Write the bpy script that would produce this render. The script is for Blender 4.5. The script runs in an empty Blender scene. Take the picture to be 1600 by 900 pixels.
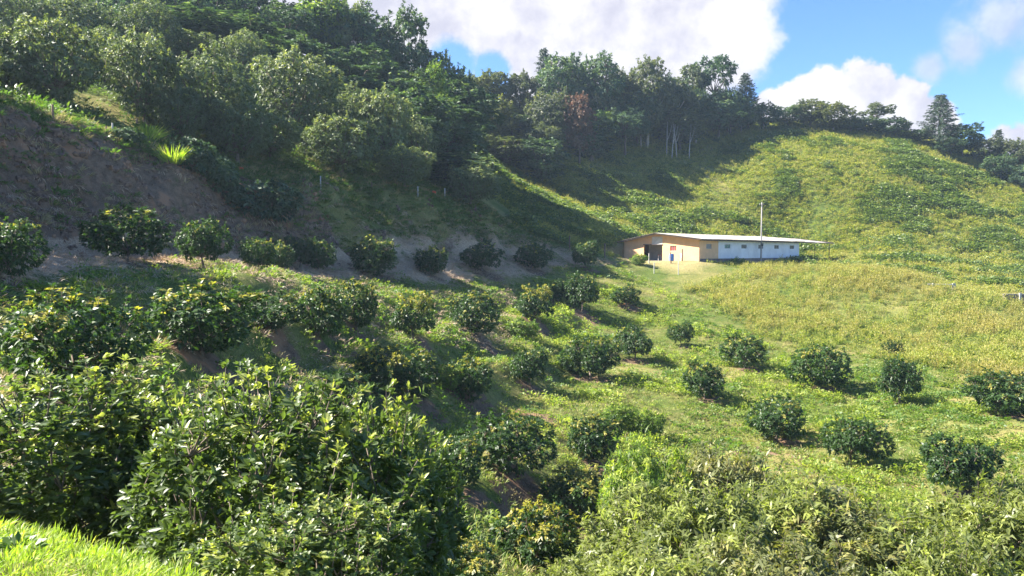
import bpy, math, random
import numpy as np
from mathutils import Vector

# ------------------------------------------------------------------ camera, sky, sun, exposure
sc = bpy.context.scene
F = 1232.0                      # focal length in pixels of the 1600 wide photograph
PITCH = math.atan(55 / F)
SUN_AZ, SUN_EL = math.radians(-86), math.radians(43)
cam = bpy.data.objects.new('camera', bpy.data.cameras.new('camera'))
sc.collection.objects.link(cam)
cam.data.sensor_width = 36; cam.data.lens = 36 * F / 1600
cam.data.clip_start = 0.1; cam.data.clip_end = 8000
cam.location = (0, 0, 0); cam.rotation_euler = (math.pi / 2 - PITCH, 0, 0)
sc.camera = cam
sc.view_settings.view_transform = 'Standard'; sc.view_settings.look = 'None'
sc.view_settings.gamma = 1; sc.view_settings.use_curve_mapping = False
sc.view_settings.exposure = 1.98
sc.cycles.max_bounces = 7; sc.cycles.diffuse_bounces = 3; sc.cycles.glossy_bounces = 2
sc.cycles.transmission_bounces = 3; sc.cycles.volume_bounces = 0; sc.cycles.transparent_max_bounces = 4
sc.cycles.use_denoising = True

def pdir(px, py):
    r = (px - 800) / F; u = -(py - 450) / F
    c, s = math.cos(PITCH), math.sin(PITCH)
    return np.array([r, c + s * u, -s + c * u])
def P(px, py, d):
    v = pdir(px, py); return v * (d / v[1])

def N(nt, typ, **kw):
    n = nt.nodes.new(typ)
    for k, v in kw.items():
        if k.startswith('i_'):
            key = k[2:]; key = int(key) if key.isdigit() else key.replace('_', ' ')
            n.inputs[key].default_value = v
        else: setattr(n, k, v)
    return n
def math_n(nt, op, a, b=None, c=None, clamp=False):
    n = nt.nodes.new('ShaderNodeMath'); n.operation = op; n.use_clamp = clamp
    for i, v in enumerate((a, b, c)):
        if v is None: continue
        if isinstance(v, (int, float)): n.inputs[i].default_value = v
        else: nt.links.new(v, n.inputs[i])
    return n.outputs[0]
def mix_c(nt, f, a, b, mode='MIX'):
    n = nt.nodes.new('ShaderNodeMix'); n.data_type = 'RGBA'; n.blend_type = mode
    for i, v in ((0, f), (6, a), (7, b)):
        if isinstance(v, (int, float)): n.inputs[i].default_value = v
        elif isinstance(v, tuple): n.inputs[i].default_value = (*v, 1) if len(v) == 3 else v
        else: nt.links.new(v, n.inputs[i])
    return n.outputs[2]
def ramp(nt, fac, lo, hi):
    n = nt.nodes.new('ShaderNodeMapRange'); n.interpolation_type = 'SMOOTHSTEP'
    nt.links.new(fac, n.inputs[0]); n.inputs[1].default_value = lo; n.inputs[2].default_value = hi
    return n.outputs[0]

world = bpy.data.worlds.new('World'); sc.world = world; world.use_nodes = True
wt = world.node_tree; wt.nodes.clear()
sky = N(wt, 'ShaderNodeTexSky', sky_type='NISHITA', sun_disc=False, sun_elevation=SUN_EL, sun_rotation=SUN_AZ,
        air_density=1.0, dust_density=0.3, ozone_density=2.0, altitude=1500)
tc = N(wt, 'ShaderNodeTexCoord')
nz = N(wt, 'ShaderNodeTexNoise', i_Scale=4.5, i_Detail=7.0, i_Roughness=0.55)
wt.links.new(tc.outputs['Generated'], nz.inputs['Vector'])
nz2 = N(wt, 'ShaderNodeTexNoise', i_Scale=16.0, i_Detail=6.0, i_Roughness=0.6)
wt.links.new(tc.outputs['Generated'], nz2.inputs['Vector'])
def blobs(lst):
    tot = None
    for px, py, rad in lst:
        v = pdir(px, py); v = v / np.linalg.norm(v)
        d = N(wt, 'ShaderNodeVectorMath', operation='DISTANCE'); d.inputs[1].default_value = tuple(v)
        wt.links.new(tc.outputs['Generated'], d.inputs[0])
        b = math_n(wt, 'SUBTRACT', 1.0, math_n(wt, 'DIVIDE', d.outputs['Value'], rad / F))
        b = math_n(wt, 'MAXIMUM', b, -0.6)
        tot = b if tot is None else math_n(wt, 'MAXIMUM', tot, b)
    return tot
big = blobs([(560, -60, 230), (700, -60, 220), (830, -40, 210), (960, -20, 190), (1040, 10, 140), (1110, 70, 85), (1010, 80, 130), (860, 60, 130), (640, 10, 120)])
cum = blobs([(1260, 180, 55), (1310, 175, 65), (1350, 165, 65), (1400, 180, 60), (1430, 190, 50), (1200, 165, 26), (1590, 240, 45)])
wisp = blobs([(1640, 0, 90), (1570, 35, 60), (1510, 75, 45), (1455, 105, 32), (1610, 115, 40)])
n1 = math_n(wt, 'MULTIPLY_ADD', nz.outputs['Fac'], 0.9, -0.45)
n2 = math_n(wt, 'MULTIPLY_ADD', nz2.outputs['Fac'], 1.0, -0.5)
gen = ramp(wt, math_n(wt, 'MULTIPLY_ADD', n2, 0.35, nz.outputs['Fac']), 0.66, 0.78)      # the scattered cloud elsewhere
sepw = N(wt, 'ShaderNodeSeparateXYZ'); wt.links.new(tc.outputs['Generated'], sepw.inputs[0])
away = ramp(wt, math_n(wt, 'ABSOLUTE', sepw.outputs[0]), 0.60, 0.8)
back = ramp(wt, math_n(wt, 'MULTIPLY', sepw.outputs[1], -1.0), -0.6, -0.3)
gen = math_n(wt, 'MULTIPLY', gen, math_n(wt, 'MAXIMUM', away, back))
hole = math_n(wt, 'MAXIMUM', blobs([(705, 95, 60), (770, 112, 45)]), 0.0)
big = math_n(wt, 'MULTIPLY_ADD', hole, -0.7, big)
mb = ramp(wt, math_n(wt, 'ADD', big, math_n(wt, 'MULTIPLY_ADD', n2, 0.95, n1)), -0.05, 0.26)
mc = ramp(wt, math_n(wt, 'MULTIPLY_ADD', n2, 1.6, math_n(wt, 'MULTIPLY_ADD', n1, 0.4, cum)), 0.02, 0.22)
mw = math_n(wt, 'MULTIPLY', ramp(wt, math_n(wt, 'MULTIPLY_ADD', n2, 1.5, math_n(wt, 'MULTIPLY_ADD', n1, 0.6, wisp)), 0.0, 0.7), 0.62)
m = math_n(wt, 'MAXIMUM', math_n(wt, 'MAXIMUM', mb, mc), math_n(wt, 'MAXIMUM', mw, gen))
shade = ramp(wt, math_n(wt, 'MULTIPLY_ADD', n2, 1.0, nz.outputs['Fac']), 0.30, 0.66)
cloudc = mix_c(wt, shade, (3.6, 3.6, 4.3), (5.5, 5.4, 5.6))
skyc = mix_c(wt, 1.0, sky.outputs[0], (0.80, 1.08, 1.46), 'MULTIPLY')
col = mix_c(wt, m, skyc, cloudc)
bg = N(wt, 'ShaderNodeBackground', i_Strength=0.05); wt.links.new(col, bg.inputs[0])
wo = N(wt, 'ShaderNodeOutputWorld'); wt.links.new(bg.outputs[0], wo.inputs[0])

sl = bpy.data.lights.new('sun', 'SUN'); sl.energy = 5.0; sl.angle = math.radians(0.5); sl.color = (1.0, 0.94, 0.83)
sun = bpy.data.objects.new('sun', sl); sc.collection.objects.link(sun)
sdir = Vector((math.sin(SUN_AZ) * math.cos(SUN_EL), math.cos(SUN_AZ) * math.cos(SUN_EL), math.sin(SUN_EL)))
sun.rotation_euler = sdir.to_track_quat('Z', 'Y').to_euler(); sun.location = (-60, 20, 80)

# ------------------------------------------------------------------ helpers
rng = np.random.default_rng(7); random.seed(7)
COL = sc.collection
def link(o, parent=None):
    COL.objects.link(o)
    if parent is not None: o.parent = parent
    return o
def tag(o, label=None, cat=None, group=None, kind=None):
    if label: o['label'] = label
    if cat: o['category'] = cat
    if group: o['group'] = group
    if kind: o['kind'] = kind
    return o
def empty(name, loc, rz=0.0, s=1.0):
    o = bpy.data.objects.new(name, None); o.location = loc; o.rotation_euler = (0, 0, rz); o.scale = (s, s, s) if not isinstance(s, tuple) else s
    o.empty_display_size = 0.3
    return link(o)
def mesh_np(name, V, loops, sizes, attrs=None, smooth=False):
    me = bpy.data.meshes.new(name)
    V = np.asarray(V, np.float32); loops = np.asarray(loops, np.int32); sizes = np.asarray(sizes, np.int32)
    me.vertices.add(len(V)); me.vertices.foreach_set('co', V.ravel())
    me.loops.add(len(loops)); me.loops.foreach_set('vertex_index', loops)
    me.polygons.add(len(sizes)); st = np.concatenate([[0], np.cumsum(sizes)[:-1]]).astype(np.int32)
    me.polygons.foreach_set('loop_start', st)
    if smooth: me.polygons.foreach_set('use_smooth', np.ones(len(sizes), bool))
    me.update(calc_edges=True)
    for k, v in (attrs or {}).items():
        v = np.asarray(v, np.float32)
        if v.ndim == 1:
            a = me.attributes.new(k, 'FLOAT', 'POINT'); a.data.foreach_set('value', v)
        else:
            a = me.attributes.new(k, 'FLOAT_COLOR', 'POINT')
            a.data.foreach_set('color', np.concatenate([v, np.ones((len(v), 1), np.float32)], 1).ravel())
    return me
def obj(name, me, mat=None, parent=None):
    o = bpy.data.objects.new(name, me)
    if mat is not None and not me.materials: me.materials.append(mat)
    return link(o, parent)
def nrm(v): return v / np.maximum(np.linalg.norm(v, axis=-1, keepdims=True), 1e-9)

def _h(ix, iy, seed):
    n = (ix.astype(np.int64) * 374761393 + iy.astype(np.int64) * 668265263 + seed * 974634777) & 0x7fffffff
    n = ((n ^ (n >> 13)) * 1274126177) & 0x7fffffff
    return ((n ^ (n >> 16)) & 0xffff) / 65535.0
def vnoise(x, y, seed=0):
    x = np.asarray(x, float); y = np.asarray(y, float)
    ix = np.floor(x).astype(np.int64); iy = np.floor(y).astype(np.int64); fx = x - ix; fy = y - iy
    fx = fx * fx * (3 - 2 * fx); fy = fy * fy * (3 - 2 * fy)
    a = _h(ix, iy, seed); b = _h(ix + 1, iy, seed); c = _h(ix, iy + 1, seed); d = _h(ix + 1, iy + 1, seed)
    return (a * (1 - fx) + b * fx) * (1 - fy) + (c * (1 - fx) + d * fx) * fy
def fbm(x, y, seed=0, o=4):
    s = 0; a = 0.5
    for i in range(o):
        s = s + a * (vnoise(x * 2 ** i, y * 2 ** i, seed + i * 17) - 0.5); a *= 0.5
    return s
def sstep(x, a, b):
    t = np.clip((x - a) / (b - a), 0, 1); return t * t * (3 - 2 * t)

# ------------------------------------------------------------------ terrain shape
# the foot of the cut bank, from near left to the farm building (x, y, z)
foot_px = [(-330, 360, 22), (-130, 366, 30), (0, 372, 36), (100, 378, 40), (240, 378, 46), (360, 398, 52), (450, 402, 57),
           (560, 405, 63), (700, 400, 74), (800, 395, 83), (870, 391, 91), (925, 392, 98)]
foot = np.array([P(*t) for t in foot_px])
crest_py = [120, 140, 165, 182, 228, 268, 284, 290, 308, 352, 383, 390]
bw = [4.5, 4.5, 4.5, 4.5, 4.5, 4.2, 3.8, 3.6, 3.2, 2.6, 1.4, 0.8]
tang = nrm(np.gradient(foot[:, :2], axis=0)); perp = np.stack([-tang[:, 1], tang[:, 0]], 1)
crest = []
for i in range(len(foot)):
    xy = foot[i, :2] + perp[i] * bw[i]
    px = 800 + F * xy[0] / xy[1]
    cy = np.interp(px, [-600, -130, 0, 80, 170, 250, 320, 400, 500, 600, 700, 760, 810, 860, 930], [70, 130, 165, 190, 210, 235, 262, 280, 292, 297, 308, 330, 360, 384, 388])
    crest.append(P(px, cy, xy[1]))
crest = np.array(crest)
ctrl = [tuple(p) for p in foot] + [tuple(p) for p in crest]
for i in range(len(foot)):     # bench in front of the bank foot, gently falling to the valley; firm ground behind the crest
    q = foot[i, :2] - perp[i] * 3.2; ctrl.append((q[0], q[1], foot[i, 2] - 0.9))
    q = crest[i, :2] + perp[i] * 2.2; ctrl.append((q[0], q[1], crest[i, 2] + 0.7))
pxs = [(105, 600, 19), (320, 548, 26), (430, 530, 31), (500, 528, 34), (556, 515, 38), (645, 522, 45), (745, 522, 52), (835, 502, 62),
       (910, 487, 71), (620, 620, 35), (540, 645, 29), (740, 625, 40), (830, 605, 46), (920, 590, 52), (990, 562, 60), (1065, 540, 66),
       (795, 735, 31), (920, 715, 36), (850, 885, 25), (700, 790, 23), (1100, 620, 51), (1160, 574, 59), (1215, 685, 43), (1280, 605, 54),
       (1405, 628, 50), (1555, 642, 44), (1330, 725, 39), (1500, 768, 33), (1390, 548, 64), (1010, 670, 43), (640, 720, 27),
       (1020, 436, 88), (1130, 424, 92), (1250, 424, 94), (1250, 480, 77), (1400, 432, 88), (1500, 455, 82), (1600, 478, 76), (1400, 500, 72),
       (1600, 560, 58), (1100, 480, 76), (960, 445, 80), (1750, 520, 70), (1750, 640, 45),
       (1250, 396, 138), (1250, 360, 146), (1250, 300, 152), (1250, 250, 163), (1250, 214, 175), (1400, 236, 168), (1400, 300, 152),
       (1400, 385, 132), (1600, 297, 162), (1600, 360, 144), (1600, 425, 124), (1500, 400, 132), (1150, 340, 146), (1100, 290, 156), (1100, 240, 169),
       (1160, 204, 180), (1030, 352, 137), (1000, 300, 150), (1000, 255, 161), (900, 335, 118), (900, 265, 152), (800, 325, 110),
       (800, 275, 140), (755, 250, 136), (960, 382, 106), (850, 365, 98), (900, 385, 99), (1800, 330, 165), (1800, 430, 120),
       (1700, 312, 160),
       (0, 128, 58), (0, 60, 72), (0, -40, 90), (0, -130, 112), (200, 160, 62), (200, 95, 76), (200, 10, 94), (200, -60, 116),
       (400, 215, 69), (400, 150, 82), (400, 80, 98), (400, 20, 116), (550, 252, 77), (550, 215, 90), (550, 175, 103), (550, 135, 118),
       (650, 275, 84), (650, 240, 98), (650, 212, 112), (650, 195, 124), (720, 290, 92), (710, 235, 112), (-300, 60, 50), (-300, -80, 70),
       (-300, -260, 100), (-700, 60, 30), (-700, -250, 60)]
ctrl += [tuple(P(*t)) for t in pxs]
ctrl += [(0, 0, -1.6), (-3, 0, -1.5), (-6, 2, -1.4), (-3.0, 4.5, -1.62), (-1.8, 3.8, -1.62), (-5, 5.2, -1.55), (-8, 6.2, -1.5), (0, 2.4, -1.7),
         (3, 1.0, -2.0), (-1.0, 5.2, -2.7), (-2.9, 6.0, -2.6), (-2.0, 8.5, -4.4), (-5.5, 9.5, -3.9), (-9.5, 10, -3.6), (-1.5, 12.5, -6.2), (3, 8, -5.6), (8, 6, -5.6), (6, 15, -8.1),
         (3.3, 20, -8.6), (9, 20, -9.0), (14, 24, -9.8), (12, 13, -8.0), (20, 18, -9.2), (0, -12, 1.5), (-15, -10, 2.5), (15, -10, -3),
         (-20, 12, -1.2), (-25, 5, 1.5), (30, 5, -7), (60, 30, -9), (60, 60, -6), (34, 101, -4.6), (47, 90, -4.9), (62, 99, -5.6)]
# level pad of the farm building, lower ground along its long wall
HC = np.array([23.0, 97.0]); HU = nrm(np.array([20.6, 23.0])); HV = np.array([-HU[1], HU[0]])   # corner, along the long wall, along the gable
for (t, l, z) in [(-3, 5, -1.05), (-1, -0.5, -1.1), (0, 11.5, -1.0), (-2.5, 9, -1.05), (10, -1, -1.45), (20, -1, -1.6), (31, -1, -1.7), (31, 11, -1.2), (15, 11, -1.0), (44, 4, -1.5),
                  (-6, 2, -1.35)]:
    q = HC + HU * t + HV * l; ctrl.append((q[0], q[1], z))
ctrl = np.array(ctrl)
def tps_fit(C, lam=0.25):
    n = len(C); d = np.linalg.norm(C[:, None, :2] - C[None, :, :2], axis=2)
    K = np.where(d > 0, d * d * np.log(d + 1e-12), 0) + np.eye(n) * lam
    Pm = np.c_[np.ones(n), C[:, :2]]
    A = np.zeros((n + 3, n + 3)); A[:n, :n] = K; A[:n, n:] = Pm; A[n:, :n] = Pm.T
    return np.linalg.solve(A, np.r_[C[:, 2], 0, 0, 0])
S = 30.0
Cn = ctrl.copy(); Cn[:, :2] /= S
W = tps_fit(Cn, 0.0006)
def tps(x, y):
    x = x / S; y = y / S; out = W[-3] + W[-2] * x + W[-1] * y
    for i in range(len(Cn)):
        d2 = (x - Cn[i, 0]) ** 2 + (y - Cn[i, 1]) ** 2
        out = out + W[i] * 0.5 * d2 * np.log(d2 + 1e-12)
    return out
def axis(lo, hi, step, far):
    core = np.arange(lo, hi + step, step)
    out = []; s = step; v = hi + step
    while v < far: s *= 1.12; v += s; out.append(v)
    outn = []; s = step; v = lo
    while v > -far: s *= 1.12; v -= s; outn.append(v)
    return np.array(outn[::-1] + list(core) + out)
xs = axis(-62, 78, 0.42, 2500); ys = axis(1, 108, 0.42, 2500)
# keep spacing modest on the rear slopes
ys = np.unique(np.concatenate([ys[ys <= 108], np.arange(108.6, 205, 0.8), axis(0, 205, 0.8, 2500)[axis(0, 205, 0.8, 2500) > 205]]))
X, Y = np.meshgrid(xs, ys)
def foot_coords(X, Y):
    """signed distance to the bank foot line (positive = up the bank) and position along it"""
    best = np.full(X.shape, 1e9); Q = np.zeros(X.shape); SS = np.zeros(X.shape); s0 = 0
    for i in range(len(foot) - 1):
        a, b = foot[i, :2], foot[i + 1, :2]; ab = b - a; L = np.linalg.norm(ab); u = ab / L
        t = np.clip(((X - a[0]) * u[0] + (Y - a[1]) * u[1]) / L, 0, 1)
        dx = X - (a[0] + t * ab[0]); dy = Y - (a[1] + t * ab[1]); d = np.hypot(dx, dy)
        sg = np.sign(-u[1] * dx + u[0] * dy + 1e-9)
        m_ = d < best; best = np.where(m_, d, best); Q = np.where(m_, sg * d, Q); SS = np.where(m_, s0 + t * L, SS); s0 += L
    return Q, SS, s0
Xc = np.clip(X, -120, 150); Yc = np.clip(Y, -25, 200)
Z = tps(Xc, Yc)
_lim = 22 + 0.0 * X; _lim = np.where(X > -45, 22 + 14 * np.clip((X + 45) / 20, 0, 1), 22)
Z = np.where(Z > _lim - 6, _lim - 6 + 6 * np.tanh((Z - _lim + 6) / 12), Z)
out = np.maximum(np.abs(X - Xc), 0) + np.abs(Y - Yc)
Z = Z * np.exp(-(out / 60.0) ** 2 * 0.5) + (-25) * (1 - np.exp(-(out / 60.0) ** 2 * 0.5)) + 30 * fbm(X / 220, Y / 220, 5) * sstep(out, 60, 400)
Q, SS, STOT = foot_coords(X, Y)
BWI = np.interp(SS, np.linspace(0, STOT, len(bw)), bw)
bankm = sstep(Q, -0.4, 0.5) * (1 - sstep(Q - BWI, -0.3, 1.3)) * (out < 1)
bankm *= 1 - sstep(SS, STOT - 16, STOT - 6)
hill_l = sstep(Q, 2, 8)
# relief
orch = (1 - sstep(Q, -9, -4.5)) * sstep(Y, 14, 22) * (1 - sstep(X + Y * 0.35, 26, 38)) * (1 - sstep(Y, 74, 86))
Z = Z + orch * (0.30 * np.sin(2 * math.pi * (Z + 1.4 * fbm(X / 9, Y / 9, 11)) / 1.9) + 0.30 * fbm(X / 3.2, Y / 3.2, 12))
rear = sstep(Y, 100, 112)
Z = Z + rear * (1.6 * fbm(X / 9, Y / 7, 21)) + (1 - rear) * 0.30 * fbm(X / 1.7, Y / 1.7, 22) * sstep(np.hypot(X, Y), 9, 20)
Z = Z + bankm * (2.6 * fbm(X / 1.8, Y / 1.8, 31, 5) + 1.5 * fbm(SS / 1.3, Q / 5, 33)) + 0.10 * fbm(X / 0.9, Y / 0.9, 41) * (np.hypot(X, Y) > 7)
_bench = sstep(Q, -6, -4) * (1 - sstep(Q, -0.5, 0.6)) * (out < 1)
Z = Z + _bench * (0.7 * fbm(X / 1.5, Y / 1.5, 35) + 0.35 * fbm(X / 0.8, Y / 0.8, 36))
# mown knoll at the photographer's feet keeps its smooth back
dh = np.abs((X - HC[0]) * HU[0] + (Y - HC[1]) * HU[1] - 16)
def H(x, y):
    x = np.asarray(x, float); y = np.asarray(y, float)
    i = np.clip(np.searchsorted(xs, x) - 1, 0, len(xs) - 2); j = np.clip(np.searchsorted(ys, y) - 1, 0, len(ys) - 2)
    fx = (x - xs[i]) / (xs[i + 1] - xs[i]); fy = (y - ys[j]) / (ys[j + 1] - ys[j])
    return (Z[j, i] * (1 - fx) + Z[j, i + 1] * fx) * (1 - fy) + (Z[j + 1, i] * (1 - fx) + Z[j + 1, i + 1] * fx) * fy
def ray(px, py, d0=3.0, d1=240.0):
    v = pdir(px, py); v = v / v[1]
    d = np.concatenate([np.arange(d0, 60, 0.1), np.arange(60, d1, 0.25)])
    below = v[2] * d < H(v[0] * d, d)
    k = np.argmax(below)
    if not below.any(): return None
    return np.array([v[0] * d[k], d[k], H(v[0] * d[k], d[k])])
def ray_many(px, py, d0=12.0, d1=200.0):
    """first ground hit for arrays of view directions (used only to choose where the photo shows ground cover)"""
    n = len(px); r = (px - 800) / F; u = -(py - 450) / F; c, s = math.cos(PITCH), math.sin(PITCH)
    vy = c + s * u; vx = r / vy; vz = (-s + c * u) / vy
    D = np.zeros(n); done = np.zeros(n, bool); d = d0
    while d < d1:
        hit = (~done) & (vz * d < H(vx * d, np.full(n, d))); D[hit] = d; done |= hit; d += 0.12 + d * 0.002
    return vx * D, D, done
# ------------------------------------------------------------------ terrain materials and mesh
# what grows or lies where (world positions)
PXg = 800 + F * X / np.maximum(Y, 0.5)
nA = fbm(X / 5, Y / 5, 51) ; nB = fbm(X / 1.5, Y / 1.5, 52)
def project_y(X, Y, Z):
    c, s = math.cos(PITCH), math.sin(PITCH)
    f_ = Y * c - Z * s; u_ = Y * s + Z * c
    return 450 - F * u_ / np.maximum(f_, 0.1), 800 + F * X / np.maximum(f_, 0.1)
hay = sstep(Q, -7.5 , -3.5) * (1 - sstep(Q, 0.2, 1.2)) * (1 - sstep(SS, STOT - 12, STOT - 2))
hay = np.clip(hay * (0.75 + 1.6 * nA + 1.0 * nB), 0, 1)
soil = np.clip(bankm * (0.85 - 0.75 * sstep(SS / STOT, 0.38, 0.55) + 1.5 * nA + 1.0 * nB), 0, 1)
soil = np.maximum(soil, orch * sstep(nA + 0.6 * nB, 0.2, 0.32) * 0.7)
dh_t = (X - HC[0]) * HU[0] + (Y - HC[1]) * HU[1]; dh_l = (X - HC[0]) * HV[0] + (Y - HC[1]) * HV[1]
yard = sstep(dh_t, -9, -5) * (1 - sstep(dh_t, 1, 3)) * sstep(dh_l, -4, 0) * (1 - sstep(dh_l, 14, 18))
dry = np.clip(0.35 + 2.2 * fbm(X / 7, Y / 4, 61) + 1.2 * nB, 0, 1)
knoll = (np.hypot(X + 3, Y - 2) < 7)
def noise_f(nt, vec, scale, detail=4.0, rough=0.6):
    n = N(nt, 'ShaderNodeTexNoise', i_Scale=scale, i_Detail=detail, i_Roughness=rough); nt.links.new(vec, n.inputs['Vector']); return n.outputs['Fac']
def new_mat(name):
    m_ = bpy.data.materials.new(name); m_.use_nodes = True; nt = m_.node_tree; nt.nodes.clear()
    o_ = N(nt, 'ShaderNodeOutputMaterial'); return m_, nt, o_
def ground_mat():
    m_, nt, o_ = new_mat('hillside_ground')
    at = N(nt, 'ShaderNodeAttribute', attribute_name='mask'); sp = N(nt, 'ShaderNodeSeparateColor'); nt.links.new(at.outputs['Color'], sp.inputs[0])
    at2 = N(nt, 'ShaderNodeAttribute', attribute_name='mask_b'); sp2 = N(nt, 'ShaderNodeSeparateColor'); nt.links.new(at2.outputs['Color'], sp2.inputs[0])
    g = N(nt, 'ShaderNodeNewGeometry'); v = g.outputs['Position']
    a = noise_f(nt, v, 2.2, 6); b = noise_f(nt, v, 14, 4); c = noise_f(nt, v, 0.35, 3)
    fine = ramp(nt, b, 0.35, 0.68)
    grass = mix_c(nt, fine, (0.055, 0.085, 0.018), (0.13, 0.17, 0.035))
    dryc = mix_c(nt, fine, (0.16, 0.14, 0.05), (0.32, 0.28, 0.10))
    df = math_n(nt, 'ADD', sp.outputs[2], math_n(nt, 'MULTIPLY_ADD', a, 1.4, -0.7), clamp=True)
    colr = mix_c(nt, df, grass, dryc)
    hayc = mix_c(nt, fine, (0.32, 0.21, 0.125), (0.62, 0.46, 0.30))
    hf = ramp(nt, math_n(nt, 'ADD', sp.outputs[1], math_n(nt, 'MULTIPLY_ADD', a, 1.0, -0.5)), 0.3, 0.6)
    colr = mix_c(nt, hf, colr, hayc)
    soil_c = mix_c(nt, ramp(nt, a, 0.35, 0.65), (0.085, 0.052, 0.034), (0.20, 0.12, 0.075))
    soil_c = mix_c(nt, ramp(nt, c, 0.56, 0.66), soil_c, (0.32, 0.16, 0.085))
    soil_c = mix_c(nt, math_n(nt, 'MULTIPLY', fine, 0.4), soil_c, (0.26, 0.22, 0.16))
    sf = ramp(nt, math_n(nt, 'ADD', sp.outputs[0], math_n(nt, 'MULTIPLY_ADD', a, 0.8, -0.4)), 0.3, 0.6)
    colr = mix_c(nt, sf, colr, soil_c)
    colr = mix_c(nt, sp2.outputs[0], colr, mix_c(nt, fine, (0.24, 0.19, 0.085), (0.38, 0.33, 0.15)))
    bs = N(nt, 'ShaderNodeBsdfPrincipled', i_Roughness=0.95); bs.inputs['Specular IOR Level'].default_value = 0.1
    nt.links.new(colr, bs.inputs['Base Color'])
    bp = N(nt, 'ShaderNodeBump', i_Strength=0.8, i_Distance=0.12); nt.links.new(math_n(nt, 'ADD', math_n(nt, 'MULTIPLY', b, 0.5), a), bp.inputs['Height'])
    nt.links.new(bp.outputs[0], bs.inputs['Normal']); nt.links.new(bs.outputs[0], o_.inputs[0])
    return m_
ny, nx = X.shape
idx = np.arange(nx * ny).reshape(ny, nx)
quads = np.stack([idx[:-1, :-1], idx[:-1, 1:], idx[1:, 1:], idx[1:, :-1]], -1).reshape(-1, 4)
tm = mesh_np('hillside', np.stack([X, Y, Z], -1).reshape(-1, 3), quads.ravel(), np.full(len(quads), 4),
             {'mask': np.stack([soil, hay, dry], -1).reshape(-1, 3), 'mask_b': np.stack([yard, yard, yard], -1).reshape(-1, 3)}, smooth=True)
ground = obj('hillside_ground', tm, ground_mat()); tag(ground, kind='structure')

# ------------------------------------------------------------------ foliage builders
def leaf_mat(name, dark, light, flush=(0.42, 0.36, 0.05), rough=0.38, trans=0.30, spec=0.5, tcol=None):
    m_, nt, o_ = new_mat(name)
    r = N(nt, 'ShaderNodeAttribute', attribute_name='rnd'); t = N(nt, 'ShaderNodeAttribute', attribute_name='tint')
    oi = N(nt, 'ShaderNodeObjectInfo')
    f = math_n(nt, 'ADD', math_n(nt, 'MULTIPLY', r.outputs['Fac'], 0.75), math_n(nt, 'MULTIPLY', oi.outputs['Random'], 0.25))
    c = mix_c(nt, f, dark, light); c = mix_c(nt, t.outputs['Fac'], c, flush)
    bs = N(nt, 'ShaderNodeBsdfPrincipled', i_Roughness=rough); bs.inputs['Specular IOR Level'].default_value = spec
    nt.links.new(c, bs.inputs['Base Color'])
    tr = N(nt, 'ShaderNodeBsdfTranslucent'); tc_ = mix_c(nt, 1.0, c, tcol or (2.1, 2.3, 0.9), 'MULTIPLY'); nt.links.new(tc_, tr.inputs[0])
    mx = N(nt, 'ShaderNodeMixShader', i_0=trans); nt.links.new(bs.outputs[0], mx.inputs[1]); nt.links.new(tr.outputs[0], mx.inputs[2])
    nt.links.new(mx.outputs[0], o_.inputs[0]); return m_
def bark_mat(name, a, b):
    m_, nt, o_ = new_mat(name); g = N(nt, 'ShaderNodeTexCoord')
    c = mix_c(nt, ramp(nt, noise_f(nt, g.outputs['Object'], 9, 5), 0.35, 0.65), a, b)
    bs = N(nt, 'ShaderNodeBsdfPrincipled', i_Roughness=0.9); nt.links.new(c, bs.inputs['Base Color']); nt.links.new(bs.outputs[0], o_.inputs[0]); return m_

LOOP0, SIZE0, NV0 = np.array([0, 1, 2, 3]), np.array([4]), 4
LOOP1 = np.array([0, 2, 1, 0, 3, 2, 1, 2, 5, 4, 2, 3, 6, 5, 4, 5, 7, 5, 6, 7]); SIZE1 = np.array([3, 3, 4, 4, 3, 3]); NV1 = 8
def leaves(B, D, Nn, L, Wd, detail=0, droop=0.25):
    """leaf blades: base B, direction D, face normal Nn, length L, width Wd -> verts (n, k, 3)"""
    side = nrm(np.cross(D, Nn)); Nn = nrm(np.cross(side, D)); L = L[:, None]; Wd = Wd[:, None]
    dz = np.array([0, 0, -1.0])
    if detail == 0:
        mid = B + D * L * 0.45
        return np.stack([B, mid + side * Wd * 0.5 + Nn * Wd * 0.16, B + D * L + dz * L * droop, mid - side * Wd * 0.5 + Nn * Wd * 0.16], 1)
    m1 = B + D * L * 0.33 + dz * L * droop * 0.10; m2 = B + D * L * 0.72 + dz * L * droop * 0.45; up = Nn * Wd * 0.17
    return np.stack([B, m1 + side * Wd * 0.46 + up, m1, m1 - side * Wd * 0.46 + up, m2 + side * Wd * 0.40 + up, m2, m2 - side * Wd * 0.40 + up,
                     B + D * L + dz * L * droop], 1)
def leaf_mesh(name, Vl, tint, rnd, detail):
    n, k, _ = Vl.shape; lp, sz = (LOOP0, SIZE0) if detail == 0 else (LOOP1, SIZE1)
    loops = (np.arange(n)[:, None] * k + lp[None]).ravel(); sizes = np.tile(sz, n)
    return mesh_np(name, Vl.reshape(-1, 3), loops, sizes, {'tint': np.repeat(tint, k), 'rnd': np.repeat(rnd, k)})
def randdir(n, r):
    v = r.normal(size=(n, 3)); return nrm(v)
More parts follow.
